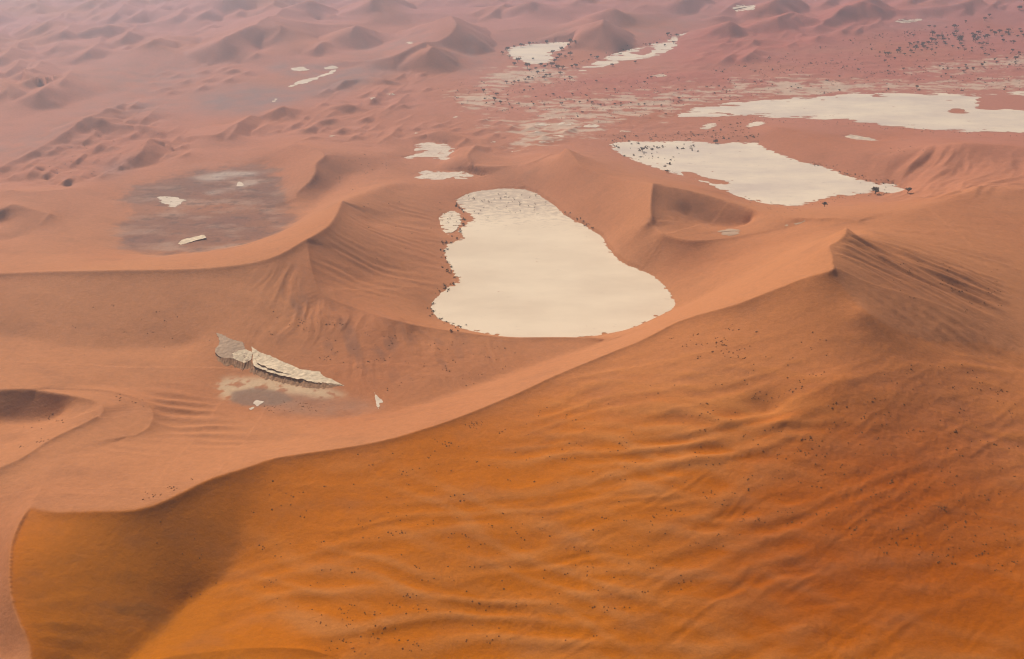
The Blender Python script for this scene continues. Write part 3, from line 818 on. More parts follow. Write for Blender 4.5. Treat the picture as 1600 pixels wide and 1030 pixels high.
# ------------------------------------------------------------------ materials
def new_mat(name):
    m = bpy.data.materials.new(name); m.use_nodes = True
    return m, m.node_tree.nodes, m.node_tree.links, m.node_tree.nodes['Principled BSDF']
def plain_mat(name, col, rough=0.9, var=0.25, scale=0.5, bump=0.0):
    m, n, l, b = new_mat(name)
    tc = n.new('ShaderNodeTexCoord'); nz = n.new('ShaderNodeTexNoise'); nz.inputs['Scale'].default_value = scale; nz.inputs['Detail'].default_value = 5
    l.new(tc.outputs['Object'], nz.inputs['Vector'])
    r = n.new('ShaderNodeValToRGB')
    r.color_ramp.elements[0].position = 0.3; r.color_ramp.elements[1].position = 0.7
    r.color_ramp.elements[0].color = (*[c * (1 - var) for c in col], 1); r.color_ramp.elements[1].color = (*[min(1, c * (1 + var)) for c in col], 1)
    l.new(nz.outputs['Fac'], r.inputs[0]); l.new(r.outputs[0], b.inputs['Base Color'])
    b.inputs['Roughness'].default_value = rough; b.inputs['Specular IOR Level'].default_value = 0.2
    if bump:
        bp = n.new('ShaderNodeBump'); bp.inputs['Distance'].default_value = bump; l.new(nz.outputs['Fac'], bp.inputs['Height']); l.new(bp.outputs[0], b.inputs['Normal'])
    return m

def sand_material():
    m, n, l, b = new_mat('sand')
    at = n.new('ShaderNodeAttribute'); at.attribute_name = 'ground_colour'
    geo = n.new('ShaderNodeNewGeometry')
    nz = n.new('ShaderNodeTexNoise'); nz.inputs['Scale'].default_value = 0.22; nz.inputs['Detail'].default_value = 7; nz.inputs['Roughness'].default_value = 0.62
    l.new(geo.outputs['Position'], nz.inputs['Vector'])
    mr = n.new('ShaderNodeMapRange'); mr.inputs['From Min'].default_value = 0.25; mr.inputs['From Max'].default_value = 0.75
    mr.inputs['To Min'].default_value = 0.82; mr.inputs['To Max'].default_value = 1.18
    ng = n.new('ShaderNodeTexNoise'); ng.inputs['Scale'].default_value = 0.9; ng.inputs['Detail'].default_value = 3; l.new(geo.outputs['Position'], ng.inputs['Vector'])
    av = n.new('ShaderNodeMix'); av.inputs['Factor'].default_value = 0.4; l.new(nz.outputs['Fac'], av.inputs['A']); l.new(ng.outputs['Fac'], av.inputs['B'])
    l.new(av.outputs['Result'], mr.inputs['Value'])
    mx = n.new('ShaderNodeMix'); mx.data_type = 'RGBA'; mx.blend_type = 'MULTIPLY'; mx.inputs['Factor'].default_value = 1
    l.new(at.outputs['Color'], mx.inputs['A']); l.new(mr.outputs[0], mx.inputs['B'])
    l.new(mx.outputs['Result'], b.inputs['Base Color'])
    b.inputs['Roughness'].default_value = 0.75; b.inputs['Specular IOR Level'].default_value = 0.03
    # wind ripples and grain
    mp = n.new('ShaderNodeMapping'); mp.inputs['Scale'].default_value = (0.85, 1.0, 0.9); l.new(geo.outputs['Position'], mp.inputs['Vector'])
    n2 = n.new('ShaderNodeTexNoise'); n2.inputs['Scale'].default_value = 0.35; n2.inputs['Detail'].default_value = 4; n2.inputs['Roughness'].default_value = 0.6
    l.new(mp.outputs[0], n2.inputs['Vector'])
    bp = n.new('ShaderNodeBump'); bp.inputs['Strength'].default_value = 0.45; bp.inputs['Distance'].default_value = 0.9
    l.new(n2.outputs['Fac'], bp.inputs['Height']); l.new(bp.outputs[0], b.inputs['Normal'])
    return m

me = grid_mesh('dunes', VX, VY, VZ)
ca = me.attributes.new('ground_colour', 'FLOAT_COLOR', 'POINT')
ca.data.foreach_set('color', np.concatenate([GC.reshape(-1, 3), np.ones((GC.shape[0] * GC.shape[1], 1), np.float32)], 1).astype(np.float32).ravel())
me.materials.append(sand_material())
dunes = bpy.data.objects.new('dunes', me); COL.objects.link(dunes)
dunes['kind'] = 'structure'; dunes['label'] = 'red and orange sand dunes with knife-edge crests'

# ------------------------------------------------------------------ clay pans: flat sheets cut along ragged shorelines
def seg_dist(x, y, W):
    d = np.full(x.shape, 1e9)
    for a, b in zip(W, np.roll(W, -1, 0)):
        v = b - a; L = v @ v + 1e-9
        t = np.clip(((x - a[0]) * v[0] + (y - a[1]) * v[1]) / L, 0, 1)
        d = np.minimum(d, np.hypot(x - a[0] - t * v[0], y - a[1] - t * v[1]))
    return d
def cut_sheet(xs, ys, F):
    """marching squares on the field F > 0; whole cells of a row are merged into long strips"""
    V, Fc, key = [], [], {}
    def vert(k, p):
        if k not in key: key[k] = len(V); V.append(p)
        return key[k]
    def corner(i, j): return vert(('c', i, j), (xs[i], ys[j]))
    def cross(i, j, i2, j2):
        a, b = F[j, i], F[j2, i2]; t = a / (a - b)
        return vert(('e', min((i, j), (i2, j2)), max((i, j), (i2, j2))), (xs[i] + (xs[i2] - xs[i]) * t, ys[j] + (ys[j2] - ys[j]) * t))
    I = F > 0
    cnt = I[:-1, :-1].astype(int) + I[:-1, 1:] + I[1:, 1:] + I[1:, :-1]
    for j in range(len(ys) - 1):
        row = cnt[j]; i = 0; n = len(row)
        nz = np.nonzero(row)[0]
        if not len(nz): continue
        i = nz[0]
        while i <= nz[-1]:
            if row[i] == 4:
                k = i
                while k < n and row[k] == 4 and k - i < 40: k += 1
                Fc.append((corner(i, j), corner(k, j), corner(k, j + 1), corner(i, j + 1)))
                i = k; continue
            if row[i] > 0:
                cs = [(i, j), (i + 1, j), (i + 1, j + 1), (i, j + 1)]
                poly = []
                for a, b in zip(cs, cs[1:] + cs[:1]):
                    ia, ib = I[a[1], a[0]], I[b[1], b[0]]
                    if ia: poly.append(corner(*a))
                    if ia != ib: poly.append(cross(*a, *b))
                if len(poly) > 2: Fc.append(tuple(poly))
            i += 1
    return V, Fc
def pan(name, label, pts, z, cell, rag=2.0, lam=14.0, wisps=0.0, stretch=2.0, holes=(), mat=None, seed=0.0, lift=0.06, band=30.0):
    W0 = world_poly(pts, z)
    W = catmull(np.vstack([W0, W0[:1]]), 6)[:-1]
    x0, y0 = W.min(0) - 12; x1, y1 = W.max(0) + 12
    xs = np.arange(x0, x1, cell); ys = np.arange(y0, y1, cell)
    X, Y = np.meshgrid(xs, ys)
    d = seg_dist(X, Y, W); d = np.where(in_poly(X, Y, W), d, -d)
    F = d + rag * fbm(X / stretch, Y, lam, 4, 0.6, seed) * np.clip(1.2 - np.abs(d) / 60, 0.15, 1)
    if wisps: F = np.minimum(F, (np.clip(d / band, 0, 1) ** 0.7 + (1 - wisps) - 0.75 + 0.7 * fbm(X / stretch, Y, lam * 0.8, 4, 0.62, seed + 3)) * 8)
    for h in holes:
        H = catmull(np.vstack([world_poly(h, z), world_poly(h, z)[:1]]), 6)[:-1]
        dh = seg_dist(X, Y, H); dh = np.where(in_poly(X, Y, H), dh, -dh)
        F = np.minimum(F, -dh + rag * 1.2 * fbm(X / stretch, Y, lam, 4, 0.6, seed + 5))
    F[np.abs(F) < 1e-4] = 1e-4
    V, Fc = cut_sheet(xs, ys, F)
    c = W.mean(0)
    me = bpy.data.meshes.new(name)
    me.from_pydata([(a - c[0], b - c[1], 0) for a, b in V], [], Fc)
    me.materials.append(mat)
    o = bpy.data.objects.new(name, me); COL.objects.link(o)
    o.location = (c[0], c[1], z + lift)
    o['kind'] = 'structure'; o['label'] = label
    return o
def clay_mat(name, light, dark, dirt, scale, lo, hi, dirty=None):
    m, n, l, b = new_mat(name)
    geo = n.new('ShaderNodeNewGeometry')
    mp = n.new('ShaderNodeMapping'); mp.inputs['Scale'].default_value = (0.45, 1, 1); l.new(geo.outputs['Position'], mp.inputs['Vector'])
    a = n.new('ShaderNodeTexNoise'); a.inputs['Scale'].default_value = scale; a.inputs['Detail'].default_value = 8; a.inputs['Roughness'].default_value = 0.6
    l.new(mp.outputs[0], a.inputs['Vector'])
    r = n.new('ShaderNodeValToRGB'); e = r.color_ramp.elements
    e[0].position = 0.35; e[0].color = (*dark, 1); e[1].position = 0.62; e[1].color = (*light, 1)
    l.new(a.outputs['Fac'], r.inputs[0])
    d = n.new('ShaderNodeTexNoise'); d.inputs['Scale'].default_value = scale * 9; d.inputs['Detail'].default_value = 8; d.inputs['Roughness'].default_value = 0.68
    l.new(mp.outputs[0], d.inputs['Vector'])
    mr = n.new('ShaderNodeMapRange'); mr.inputs['From Min'].default_value = lo; mr.inputs['From Max'].default_value = hi; l.new(d.outputs['Fac'], mr.inputs['Value'])
    if dirty:                                               # the end of the pan where silt and dead wood lie
        sp = n.new('ShaderNodeSeparateXYZ'); l.new(geo.outputs['Position'], sp.inputs[0])
        my = n.new('ShaderNodeMapRange'); my.inputs['From Min'].default_value = dirty[0]; my.inputs['From Max'].default_value = dirty[1]; my.inputs['To Max'].default_value = 0.24
        l.new(sp.outputs['Y'], my.inputs['Value'])
        ad = n.new('ShaderNodeMath'); l.new(d.outputs['Fac'], ad.inputs[0]); l.new(my.outputs[0], ad.inputs[1]); l.new(ad.outputs[0], mr.inputs['Value'])
    mx = n.new('ShaderNodeMix'); mx.data_type = 'RGBA'
    l.new(mr.outputs[0], mx.inputs['Factor']); l.new(r.outputs[0], mx.inputs['A']); mx.inputs['B'].default_value = (*dirt, 1)
    l.new(mx.outputs['Result'], b.inputs['Base Color'])
    b.inputs['Roughness'].default_value = 0.9; b.inputs['Specular IOR Level'].default_value = 0.2
    return m
CLAY = clay_mat('clay_cream', (0.71, 0.565, 0.41), (0.625, 0.485, 0.35), (0.46, 0.345, 0.26), 0.02, 0.62, 0.78, (1010, 1130))
CLAY2 = clay_mat('clay_streaked', (0.70, 0.57, 0.43), (0.55, 0.44, 0.36), (0.42, 0.31, 0.25), 0.018, 0.60, 0.74)
CLAY3 = clay_mat('clay_patchy', (0.64, 0.51, 0.39), (0.54, 0.41, 0.32), (0.40, 0.26, 0.19), 0.05, 0.52, 0.66)
pan('clay_pan', 'large cream clay pan in the middle, ringed by dunes', PAN_MAIN, 0, 1.1, 3.0, 9, wisps=0.42, stretch=1.5, band=9, mat=CLAY, seed=1)
pan('clay_pan', 'small pale lobe beside the upper left shore of the large clay pan', PAN_LOBE, 0, 0.9, 3.0, 8, wisps=0.5, stretch=1.5, band=10, mat=CLAY, seed=2)
pan('clay_pan', 'cream clay pan behind the pointed dune, dotted with bushes at its left end', PAN_SECOND, 0, 1.4, 4.0, 12, wisps=0.48, band=16, mat=CLAY2, seed=3,
    holes=[[(1065,268),(1085,270),(1110,279),(1140,284),(1142,287),(1120,288),(1090,281),(1068,275)]])
pan('clay_pan', 'long pale clay pan running off the right edge', PAN_LONG, 0, 2.0, 9.0, 22, wisps=0.55, band=36, mat=CLAY2, seed=4, stretch=3.5,
    holes=[[(1524,158),(1535,149),(1570,147),(1610,150),(1660,150),(1660,172),(1600,173),(1570,170),(1552,172),(1530,169)], [(1484,172),(1495,170),(1516,175),(1505,177),(1488,176)]])
pan('clay_pan', 'far pale clay pan with trees along its shore, at the foot of a dune', PAN_FAR, 0, 2.2, 7, 20, wisps=0.5, band=30, mat=CLAY2, seed=5, stretch=2.5)
pan('clay_pan', 'far narrow strip of pale clay right of the curved dune', PAN_STRIP, 0, 2.6, 8, 34, mat=CLAY2, seed=6, stretch=3, wisps=0.45, band=60,
    holes=[[(985,84),(1000,77),(1020,74),(1022,80),(1005,86)]])
pan('clay_pan', 'upper streaky pale patch left of the soft round dune', PAN_PATCH_A, 3, 1.5, 5, 20, mat=CLAY3, seed=7, wisps=0.52, stretch=2.2)
pan('clay_pan', 'lower streaky pale patch above the large clay pan', PAN_PATCH_B, 3, 1.5, 4, 18, mat=CLAY3, seed=8, wisps=0.48, stretch=2.2)
pan('clay_pan', 'thin white sliver of clay in the hollow behind the long right ridge', PAN_SLIVER, 3, 1.4, 3, 10, wisps=0.4, band=8, mat=CLAY, seed=9, stretch=2)

# ------------------------------------------------------------------ small sheets of clay that follow the ground
def drape(name, label, pts, cell, rag=1.0, lam=8.0, wisps=0.0, stretch=1.6, mat=None, seed=0.0, lift=0.22, band=6.0):
    S = spot([p[0] for p in pts], [p[1] for p in pts]); W0 = S[:, :2]
    W = catmull(np.vstack([W0, W0[:1]]), 6)[:-1]
    x0, y0 = W.min(0) - 6; x1, y1 = W.max(0) + 6
    xs = np.arange(x0, x1, cell); ys = np.arange(y0, y1, cell)
    X, Y = np.meshgrid(xs, ys)
    d = seg_dist(X, Y, W); d = np.where(in_poly(X, Y, W), d, -d)
    F = d + rag * fbm(X / stretch, Y, lam, 4, 0.6, seed)
    if wisps: F = np.minimum(F, (np.clip(d / band, 0, 1) ** 0.7 + (1 - wisps) - 0.75 + 0.7 * fbm(X / stretch, Y, lam, 4, 0.62, seed + 3)) * 4)
    F[np.abs(F) < 1e-4] = 1e-4
    I = F > 0
    V, Fc = cut_sheet(xs, ys, F)
    if not Fc: return
    V = np.array(V); Z = ground(V[:, 0], V[:, 1]) + lift; c = W.mean(0); cz = float(Z.mean())
    me = bpy.data.meshes.new(name)
    me.from_pydata([(a - c[0], b - c[1], z - cz) for (a, b), z in zip(V, Z)], [], Fc)
    for p in me.polygons: p.use_smooth = True
    me.materials.append(mat)
    o = bpy.data.objects.new(name, me); COL.objects.link(o); o.location = (c[0], c[1], cz)
    o['kind'] = 'structure'; o['label'] = label
CHALK = clay_mat('clay_chalk', (0.66, 0.53, 0.41), (0.56, 0.44, 0.33), (0.40, 0.27, 0.19), 0.12, 0.58, 0.72)
GREYCLAY2 = clay_mat('clay_dusty', (0.44, 0.30, 0.20), (0.40, 0.25, 0.16), (0.36, 0.19, 0.11), 0.12, 0.5, 0.7)
GREYCLAY = clay_mat('clay_grey', (0.36, 0.25, 0.19), (0.31, 0.21, 0.16), (0.28, 0.17, 0.12), 0.10, 0.5, 0.7)
drape('clay_patch', 'pale clay patch on the dark gravel flat at left', [(241,312),(248,308),(259,307),(287,311),(289,315),(280,320),(271,327),(262,323),(250,316)], 1.2, 2.2, 8, 0.55, 2, mat=CHALK, seed=1, band=9)
drape('clay_patch', 'small bright clay speck on the dark gravel flat', [(369,291),(373,284),(380,288),(379,291)], 1.0, 0.8, 6, mat=CHALK, seed=2)
drape('clay_patch', 'lone arrow-shaped white clay patch on the bowl floor', [(585,614),(590,619),(599,629),(593,631),(592,640),(588,632)], 0.6, 0.5, 4, mat=CHALK, seed=3)
drape('clay_patch', 'bright clay scrap below the broken clay ledge', [(396,631),(400,626),(412,628),(407,632),(402,635)], 0.6, 0.6, 4, mat=CHALK, seed=4)
drape('clay_patch', 'tiny clay scrap left below the broken clay ledge', [(388,639),(395,636),(397,638),(392,641)], 0.6, 0.4, 3, mat=CHALK, seed=5)
drape('clay_patch', 'far pale streak on the mauve valley floor', [(450,137),(458,130),(470,125),(500,118),(524,108),(527,106),(520,114),(500,122),(475,131)], 2.5, 5, 20, 0.35, 2.5, mat=CHALK, seed=6, band=14)
drape('clay_patch', 'short far pale streak above the longer one', [(450,107),(470,104),(482,108),(470,111),(455,110)], 2.5, 5, 20, 0.4, 2.5, mat=CHALK, seed=7, band=14)
drape('clay_patch', 'far pale streak left of the mauve valley bend', [(505,106),(520,103),(528,106),(520,109),(508,109)], 2.5, 4, 20, 0.3, 2.5, mat=CHALK, seed=8, band=12)
drape('clay_patch', 'tiny pale scraps low in the mauve valley', [(424,160),(430,154),(433,156),(428,161)], 2.0, 3, 12, 0.3, 2, mat=CHALK, seed=9, band=8)
drape('clay_patch', 'pale clay floor between the farthest red dunes', [(1143,13),(1152,9),(1164,8),(1182,11),(1176,16),(1160,18),(1148,16)], 3.5, 6, 26, 0.3, 2, mat=CHALK, seed=10, band=20)
drape('clay_patch', 'far pale sliver below the red dunes at upper right', [(1398,34),(1420,31),(1442,29),(1436,33),(1415,36)], 3.0, 4, 20, 0.2, 2.5, mat=CHALK, seed=11, band=10)
drape('clay_patch', 'grey clay floor of the small dune bowl', [(1118,364),(1126,359),(1140,357),(1160,360),(1156,366),(1140,369),(1124,369)], 1.0, 1.5, 8, 0.75, 2, mat=GREYCLAY2, seed=12, band=8)
drape('clay_patch', 'pale smear of clay beside the ridge saddle', [(1218,354),(1228,348),(1242,344),(1260,343),(1254,349),(1240,354),(1226,357)], 1.0, 1.5, 8, 0.7, 2, mat=GREYCLAY2, seed=13, band=8)
drape('clay_patch', 'small pale pan behind the second clay pan', [(1164,198),(1172,193),(1184,190),(1196,192),(1188,196),(1174,199)], 1.4, 3, 9, 0.35, 2, mat=CHALK, seed=14, band=10)
drape('clay_patch', 'small pale pan left of the track of bushes', [(1092,200),(1104,194),(1118,193),(1122,197),(1112,201),(1098,203)], 1.6, 3, 12, 0.6, 2, mat=CHALK, seed=15, band=10)
for k, (x, y, w, h) in enumerate([(849,195,24,5),(884,193,34,6),(924,197,30,6),(838,207,14,4),(800,238,8,5),(852,222,30,3),(770,222,12,3),(650,208,10,3),(520,212,9,3),(1030,118,26,4),(612,148,14,4),(580,153,14,4),(640,67,14,3),(715,183,18,3),(975,205,20,3),(872,213,26,3)]):
    drape('clay_patch', 'scattered pale clay scrap on the red plain' if k > 1 else 'pale diamond of clay on the plain above the soft dune', [(x-w/2,y+h*.25),(x-w*.2,y-h*.45),(x+w*.3,y-h*.4),(x+w/2,y+h*.1),(x+w*.2,y+h/2),(x-w*.3,y+h*.45)], 1.5, 4.0, 12, 0.62, 2.2, mat=CHALK, seed=20 + k * 1.7, band=9)

# ------------------------------------------------------------------ helpers for things
def thing(name, label, cat, loc, group=None, rz=0.0, s=1.0):
    o = bpy.data.objects.new(name, None); COL.objects.link(o)
    o.empty_display_size = 0.2
    o.location = loc; o.rotation_euler = (0, 0, rz); o.scale = (s, s, s)
    o['label'] = label; o['category'] = cat
    if group: o['group'] = group
    return o
def part(name, me, parent):
    o = bpy.data.objects.new(name, me); COL.objects.link(o); o.parent = parent
    return o
def mesh_of(name, V, F, mat, smoothed=False):
    me = bpy.data.meshes.new(name); me.from_pydata([tuple(v) for v in V], [], F); me.materials.append(mat)
    if smoothed:
        for p in me.polygons: p.use_smooth = True
    me.update()
    return me
rnd = random.Random(11)

# ------------------------------------------------------------------ broken clay ledges
LEDGE_TOP = plain_mat('ledge_clay', (0.64, 0.49, 0.33), 0.9, 0.22, 0.25, 0.5)
LEDGE_GREY = plain_mat('ledge_grey_clay', (0.40, 0.265, 0.175), 0.9, 0.14, 0.3, 0.2)
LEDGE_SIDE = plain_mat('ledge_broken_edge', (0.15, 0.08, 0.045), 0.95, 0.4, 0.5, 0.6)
def slab(name, outline, front, parent, mat, rise, reach, cell, rag, seed, deep=3.0, base=0.25, rough=0.25):
    """a shelf of clay: top sheet rising to its broken front edge, with a vertical skirt down into the sand"""
    W = np.asarray(outline, float); FW = np.asarray(front, float)
    x0, y0 = W.min(0) - 3; x1, y1 = W.max(0) + 3
    xs = np.arange(x0, x1, cell); ys = np.arange(y0, y1, cell)
    X, Y = np.meshgrid(xs, ys)
    d = seg_dist(X, Y, W); d = np.where(in_poly(X, Y, W), d, -d)
    F = d + rag * fbm(X, Y, 5, 3, 0.6, seed); F[np.abs(F) < 1e-4] = 1e-4
    I = F > 0
    V, Fc, key = [], [], {}
    def vert(k, p):
        if k not in key: key[k] = len(V); V.append(p)
        return key[k]
    for j in range(len(ys) - 1):
        for i in range(len(xs) - 1):
            cs = [(i, j), (i + 1, j), (i + 1, j + 1), (i, j + 1)]
            n = sum(I[b, a] for a, b in cs)
            if not n: continue
            poly = []
            for a, b in zip(cs, cs[1:] + cs[:1]):
                ia, ib = I[a[1], a[0]], I[b[1], b[0]]
                if ia: poly.append(vert(a, (xs[a[0]], ys[a[1]])))
                if ia != ib:
                    fa, fb = F[a[1], a[0]], F[b[1], b[0]]; t = fa / (fa - fb)
                    poly.append(vert((min(a, b), max(a, b)), (xs[a[0]] + (xs[b[0]] - xs[a[0]]) * t, ys[a[1]] + (ys[b[1]] - ys[a[1]]) * t)))
            if len(poly) > 2: Fc.append(tuple(poly))
    V = np.array(V)
    dd = np.full(len(V), 1e9)
    for a, b in zip(FW[:-1], FW[1:]):
        v = b - a; t = np.clip(((V[:, 0] - a[0]) * v[0] + (V[:, 1] - a[1]) * v[1]) / (v @ v + 1e-9), 0, 1)
        dd = np.minimum(dd, np.hypot(V[:, 0] - a[0] - t * v[0], V[:, 1] - a[1] - t * v[1]))
    g = ground(V[:, 0], V[:, 1])
    tip = np.clip(np.hypot(V[:, 0] - FW[-1, 0], V[:, 1] - FW[-1, 1]) / 40, 0.08, 1)      # the shelf thins out towards its end
    Z = g + base * tip + rise * tip * np.exp(-dd / reach) + rough * fbm(V[:, 0], V[:, 1], 4, 3, 0.6, seed + 2)
    # skirt on the open edges
    cnt = {}
    for f in Fc:
        for a, b in zip(f, f[1:] + f[:1]): cnt[(a, b)] = cnt.get((a, b), 0) + 1
    edges = [(a, b) for (a, b) in cnt if (b, a) not in cnt]
    low = {}
    P = [list(p) for p in np.column_stack([V, Z])]
    nt = len(Fc); SF = []
    for a, b in edges:
        for k in (a, b):
            if k not in low: low[k] = len(P); P.append([V[k, 0], V[k, 1], g[k] - deep])
        SF.append((b, a, low[a], low[b]))
    c = np.array(parent.location)
    me = bpy.data.meshes.new(name)
    me.from_pydata([(p[0] - c[0], p[1] - c[1], p[2] - c[2]) for p in P], [], Fc + SF)
    me.materials.append(mat); me.materials.append(LEDGE_SIDE)
    me.polygons.foreach_set('material_index', [0] * nt + [1] * len(SF))
    me.update()
    return part(name, me, parent)
def pix_world(pts, dz):
    S = spot([p[0] for p in pts], [p[1] + 9 * (dz > 2) for p in pts])
    z = S[:, 2] + dz
    return np.stack(at_z([p[0] for p in pts], [p[1] for p in pts], z), 1)
LF = [(336,550),(342,556),(351,560),(363,561),(371,564),(382,568),(391,564),(396,573),(407,577),(419,582),(432,585),(444,588),(466,593),(472,592),(480,595),(489,596),(512,598),(537,599)]
LB = [(520,593),(506,588),(499,581),(471,578),(454,570),(435,562),(421,555),(407,551),(393,541),(379,534),(360,530),(348,523),(337,519),(341,526),(343,533),(342,540),(337,546)]
lf = pix_world(LF, 3.2); lb = pix_world(LB, 0.6)
c = np.vstack([lf, lb]).mean(0)
ledge = thing('clay_ledge', 'long broken shelf of cracked cream clay with a dark undercut edge in the bowl', 'rock', (c[0], c[1], float(ground(c[0], c[1]))))
# the shelf is split at the notch into a greyish left slab and a cream right slab, with a second layer on top
slab('slab', np.vstack([lf[:7], lb[9:]]), lf[:7], ledge, LEDGE_GREY, 2.4, 15, 0.8, 0.5, 1.0)['label'] = 'greyish left slab'
slab('slab', np.vstack([lf[7:], lb[:9]]), lf[7:], ledge, LEDGE_TOP, 3.0, 11, 0.8, 0.6, 2.0)
slab('upper_layer', pix_world([(362,548),(372,543),(384,541),(393,544),(391,558),(384,566),(374,562),(365,556)], 4.5), lf[3:7], ledge, LEDGE_TOP, 3.0, 15, 0.6, 1.2, 3.0, base=0.5)
slab('upper_layer', pix_world([(398,558),(409,556),(421,560),(436,566),(456,574),(474,580),(498,582),(474,584),(455,584),(438,581),(420,576),(404,569)], 4.0), pix_world([(404,570),(438,582),(474,585),(498,583)], 4.0), ledge, LEDGE_TOP, 3.3, 11, 0.6, 0.9, 4.0, base=0.6)
slab('upper_layer', pix_world([(403,553),(412,553),(424,558),(430,562),(420,562),(408,559)], 3.0), lf[8:11], ledge, LEDGE_TOP, 3.0, 11, 0.5, 0.8, 5.0, base=0.9)
# fluted debris at the foot of the shelf
def apron():
    V, F = [], []
    n = 300
    t = np.linspace(0, 1, n)
    seg = np.concatenate([[0], np.cumsum(np.hypot(*np.diff(lf, axis=0).T))]); seg /= seg[-1]
    X = np.interp(t, seg, lf[:, 0]); Y = np.interp(t, seg, lf[:, 1])
    c = np.array(ledge.location)
    fl = 0.5 + 0.5 * perlin(t * 70, t * 0 + 0.3)
    for k in range(n):
        tp = min(1.0, 6 * t[k] + .3, 6 * (1 - t[k]) + .05)
        for q in range(6):
            u = q / 5; out = u * (6 + 5 * fl[k]) * tp
            x, y = X[k] + 0.15 * out * math.sin(k * .3), Y[k] + 1.0 - out
            g = float(ground(x, y)); h = (1 - u) ** 1.6 * 2.1 * tp * (0.75 + 0.5 * fl[k]) - 0.15 * (u > .9)
            V.append((x - c[0], y - c[1], g + h - c[2] - (.3 if q == 5 else 0)))
    for k in range(n - 1):
        for q in range(5):
            a = k * 6 + q; F.append((a, a + 1, a + 7, a + 6))
    part('talus', mesh_of('talus', V, F, plain_mat('talus_clay', (0.30, 0.16, 0.085), 0.95, 0.35, 0.35, 0.3)), ledge)
apron()
so = [(278,379),(283,373),(304,369),(318,366),(323,372),(315,373),(301,376),(290,379),(282,381)]
sw = pix_world(so, 1.6)
c = sw.mean(0)
sl = thing('clay_slab', 'narrow tilted clay slab lying alone on the dark gravel flat', 'rock', (c[0], c[1], float(ground(c[0], c[1]))))
slab('slab', sw, sw[4:], sl, LEDGE_TOP, 2.2, 14, 0.9, 0.6, 6.0)

# ------------------------------------------------------------------ thorn trees, shrubs, dead trees, tussocks
BARK = plain_mat('bark', (0.10, 0.07, 0.05), 0.95, 0.3, 3.0)
LEAF = [plain_mat('thorn_leaf', (0.035, 0.036, 0.028), 0.85, 0.4, 2.0), plain_mat('thorn_leaf_grey', (0.055, 0.050, 0.040), 0.85, 0.4, 2.0)]
SCRUB = plain_mat('scrub_leaf', (0.065, 0.050, 0.034), 0.9, 0.4, 2.0)
TUSS = plain_mat('tussock_blade', (0.19, 0.070, 0.018), 0.9, 0.45, 2.0)
DEADW = plain_mat('dead_wood', (0.075, 0.050, 0.036), 0.9, 0.3, 3.0)
def tube(V, F, a, b, r0, r1, n=5):
    a, b = Vector(a), Vector(b); d = (b - a).normalized()
    s = d.orthogonal().normalized(); t = d.cross(s); i0 = len(V)
    for p, r in ((a, r0), (b, r1)):
        for k in range(n):
            w = 2 * math.pi * k / n; V.append(p + s * (r * math.cos(w)) + t * (r * math.sin(w)))
    for k in range(n): F.append((i0 + k, i0 + (k + 1) % n, i0 + n + (k + 1) % n, i0 + n + k))
def leaf_clump(V, F, c, r, rn, n=7):
    for k in range(n):
        d = Vector((rn.gauss(0, 1), rn.gauss(0, 1), rn.gauss(0, .7))).normalized() * (r * rn.uniform(.3, 1))
        u = Vector((rn.gauss(0, 1), rn.gauss(0, 1), rn.gauss(0, 1))).normalized(); w = u.orthogonal().normalized()
        q = r * rn.uniform(.35, .6); p = Vector(c) + d; i = len(V)
        V += [p - u * q, p + w * q * .8, p + u * q, p - w * q * .8]; F.append((i, i + 1, i + 2, i + 3))
def tree_meshes(seed, mat):
    rn = random.Random(seed)
    tv, tf, cv, cf = [], [], [], []
    H = rn.uniform(.55, .75)
    fork = Vector((rn.uniform(-.05, .05), rn.uniform(-.05, .05), H * .38))
    tube(tv, tf, (0, 0, -.05), fork, .055, .042, 6)
    for k in range(6):
        w = k * 1.05 + rn.uniform(-.3, .3); rr = rn.uniform(.24, .38)
        e = Vector((rr * math.cos(w), rr * math.sin(w), H * rn.uniform(.75, .95)))
        tube(tv, tf, fork, fork.lerp(e, .5) + Vector((0, 0, .03)), .03, .022, 4); tube(tv, tf, fork.lerp(e, .5) + Vector((0, 0, .03)), e, .022, .01, 4)
        for j in range(3):
            leaf_clump(cv, cf, e + Vector((rn.uniform(-.14, .14), rn.uniform(-.14, .14), rn.uniform(-.14, .1))), rn.uniform(.10, .17), rn)
    for k in range(5): leaf_clump(cv, cf, (rn.uniform(-.2, .2), rn.uniform(-.2, .2), H * rn.uniform(.8, 1.0)), .15, rn)
    return mesh_of('trunk', tv, tf, BARK), mesh_of('crown', cv, cf, mat)
TREES = [tree_meshes(k, LEAF[k % 2]) for k in range(6)]
def bush_mesh(seed, mat, squash=.55, n=9):
    rn = random.Random(seed); V, F = [], []
    for k in range(n):
        w = rn.uniform(0, 6.28); r = rn.uniform(0, .34)
        leaf_clump(V, F, (r * math.cos(w), r * math.sin(w), rn.uniform(.05, .8) * squash * .6), rn.uniform(.12, .2), rn, 5)
    return mesh_of('shrub', V, F, mat)
BUSH = [bush_mesh(50 + k, SCRUB) for k in range(5)]
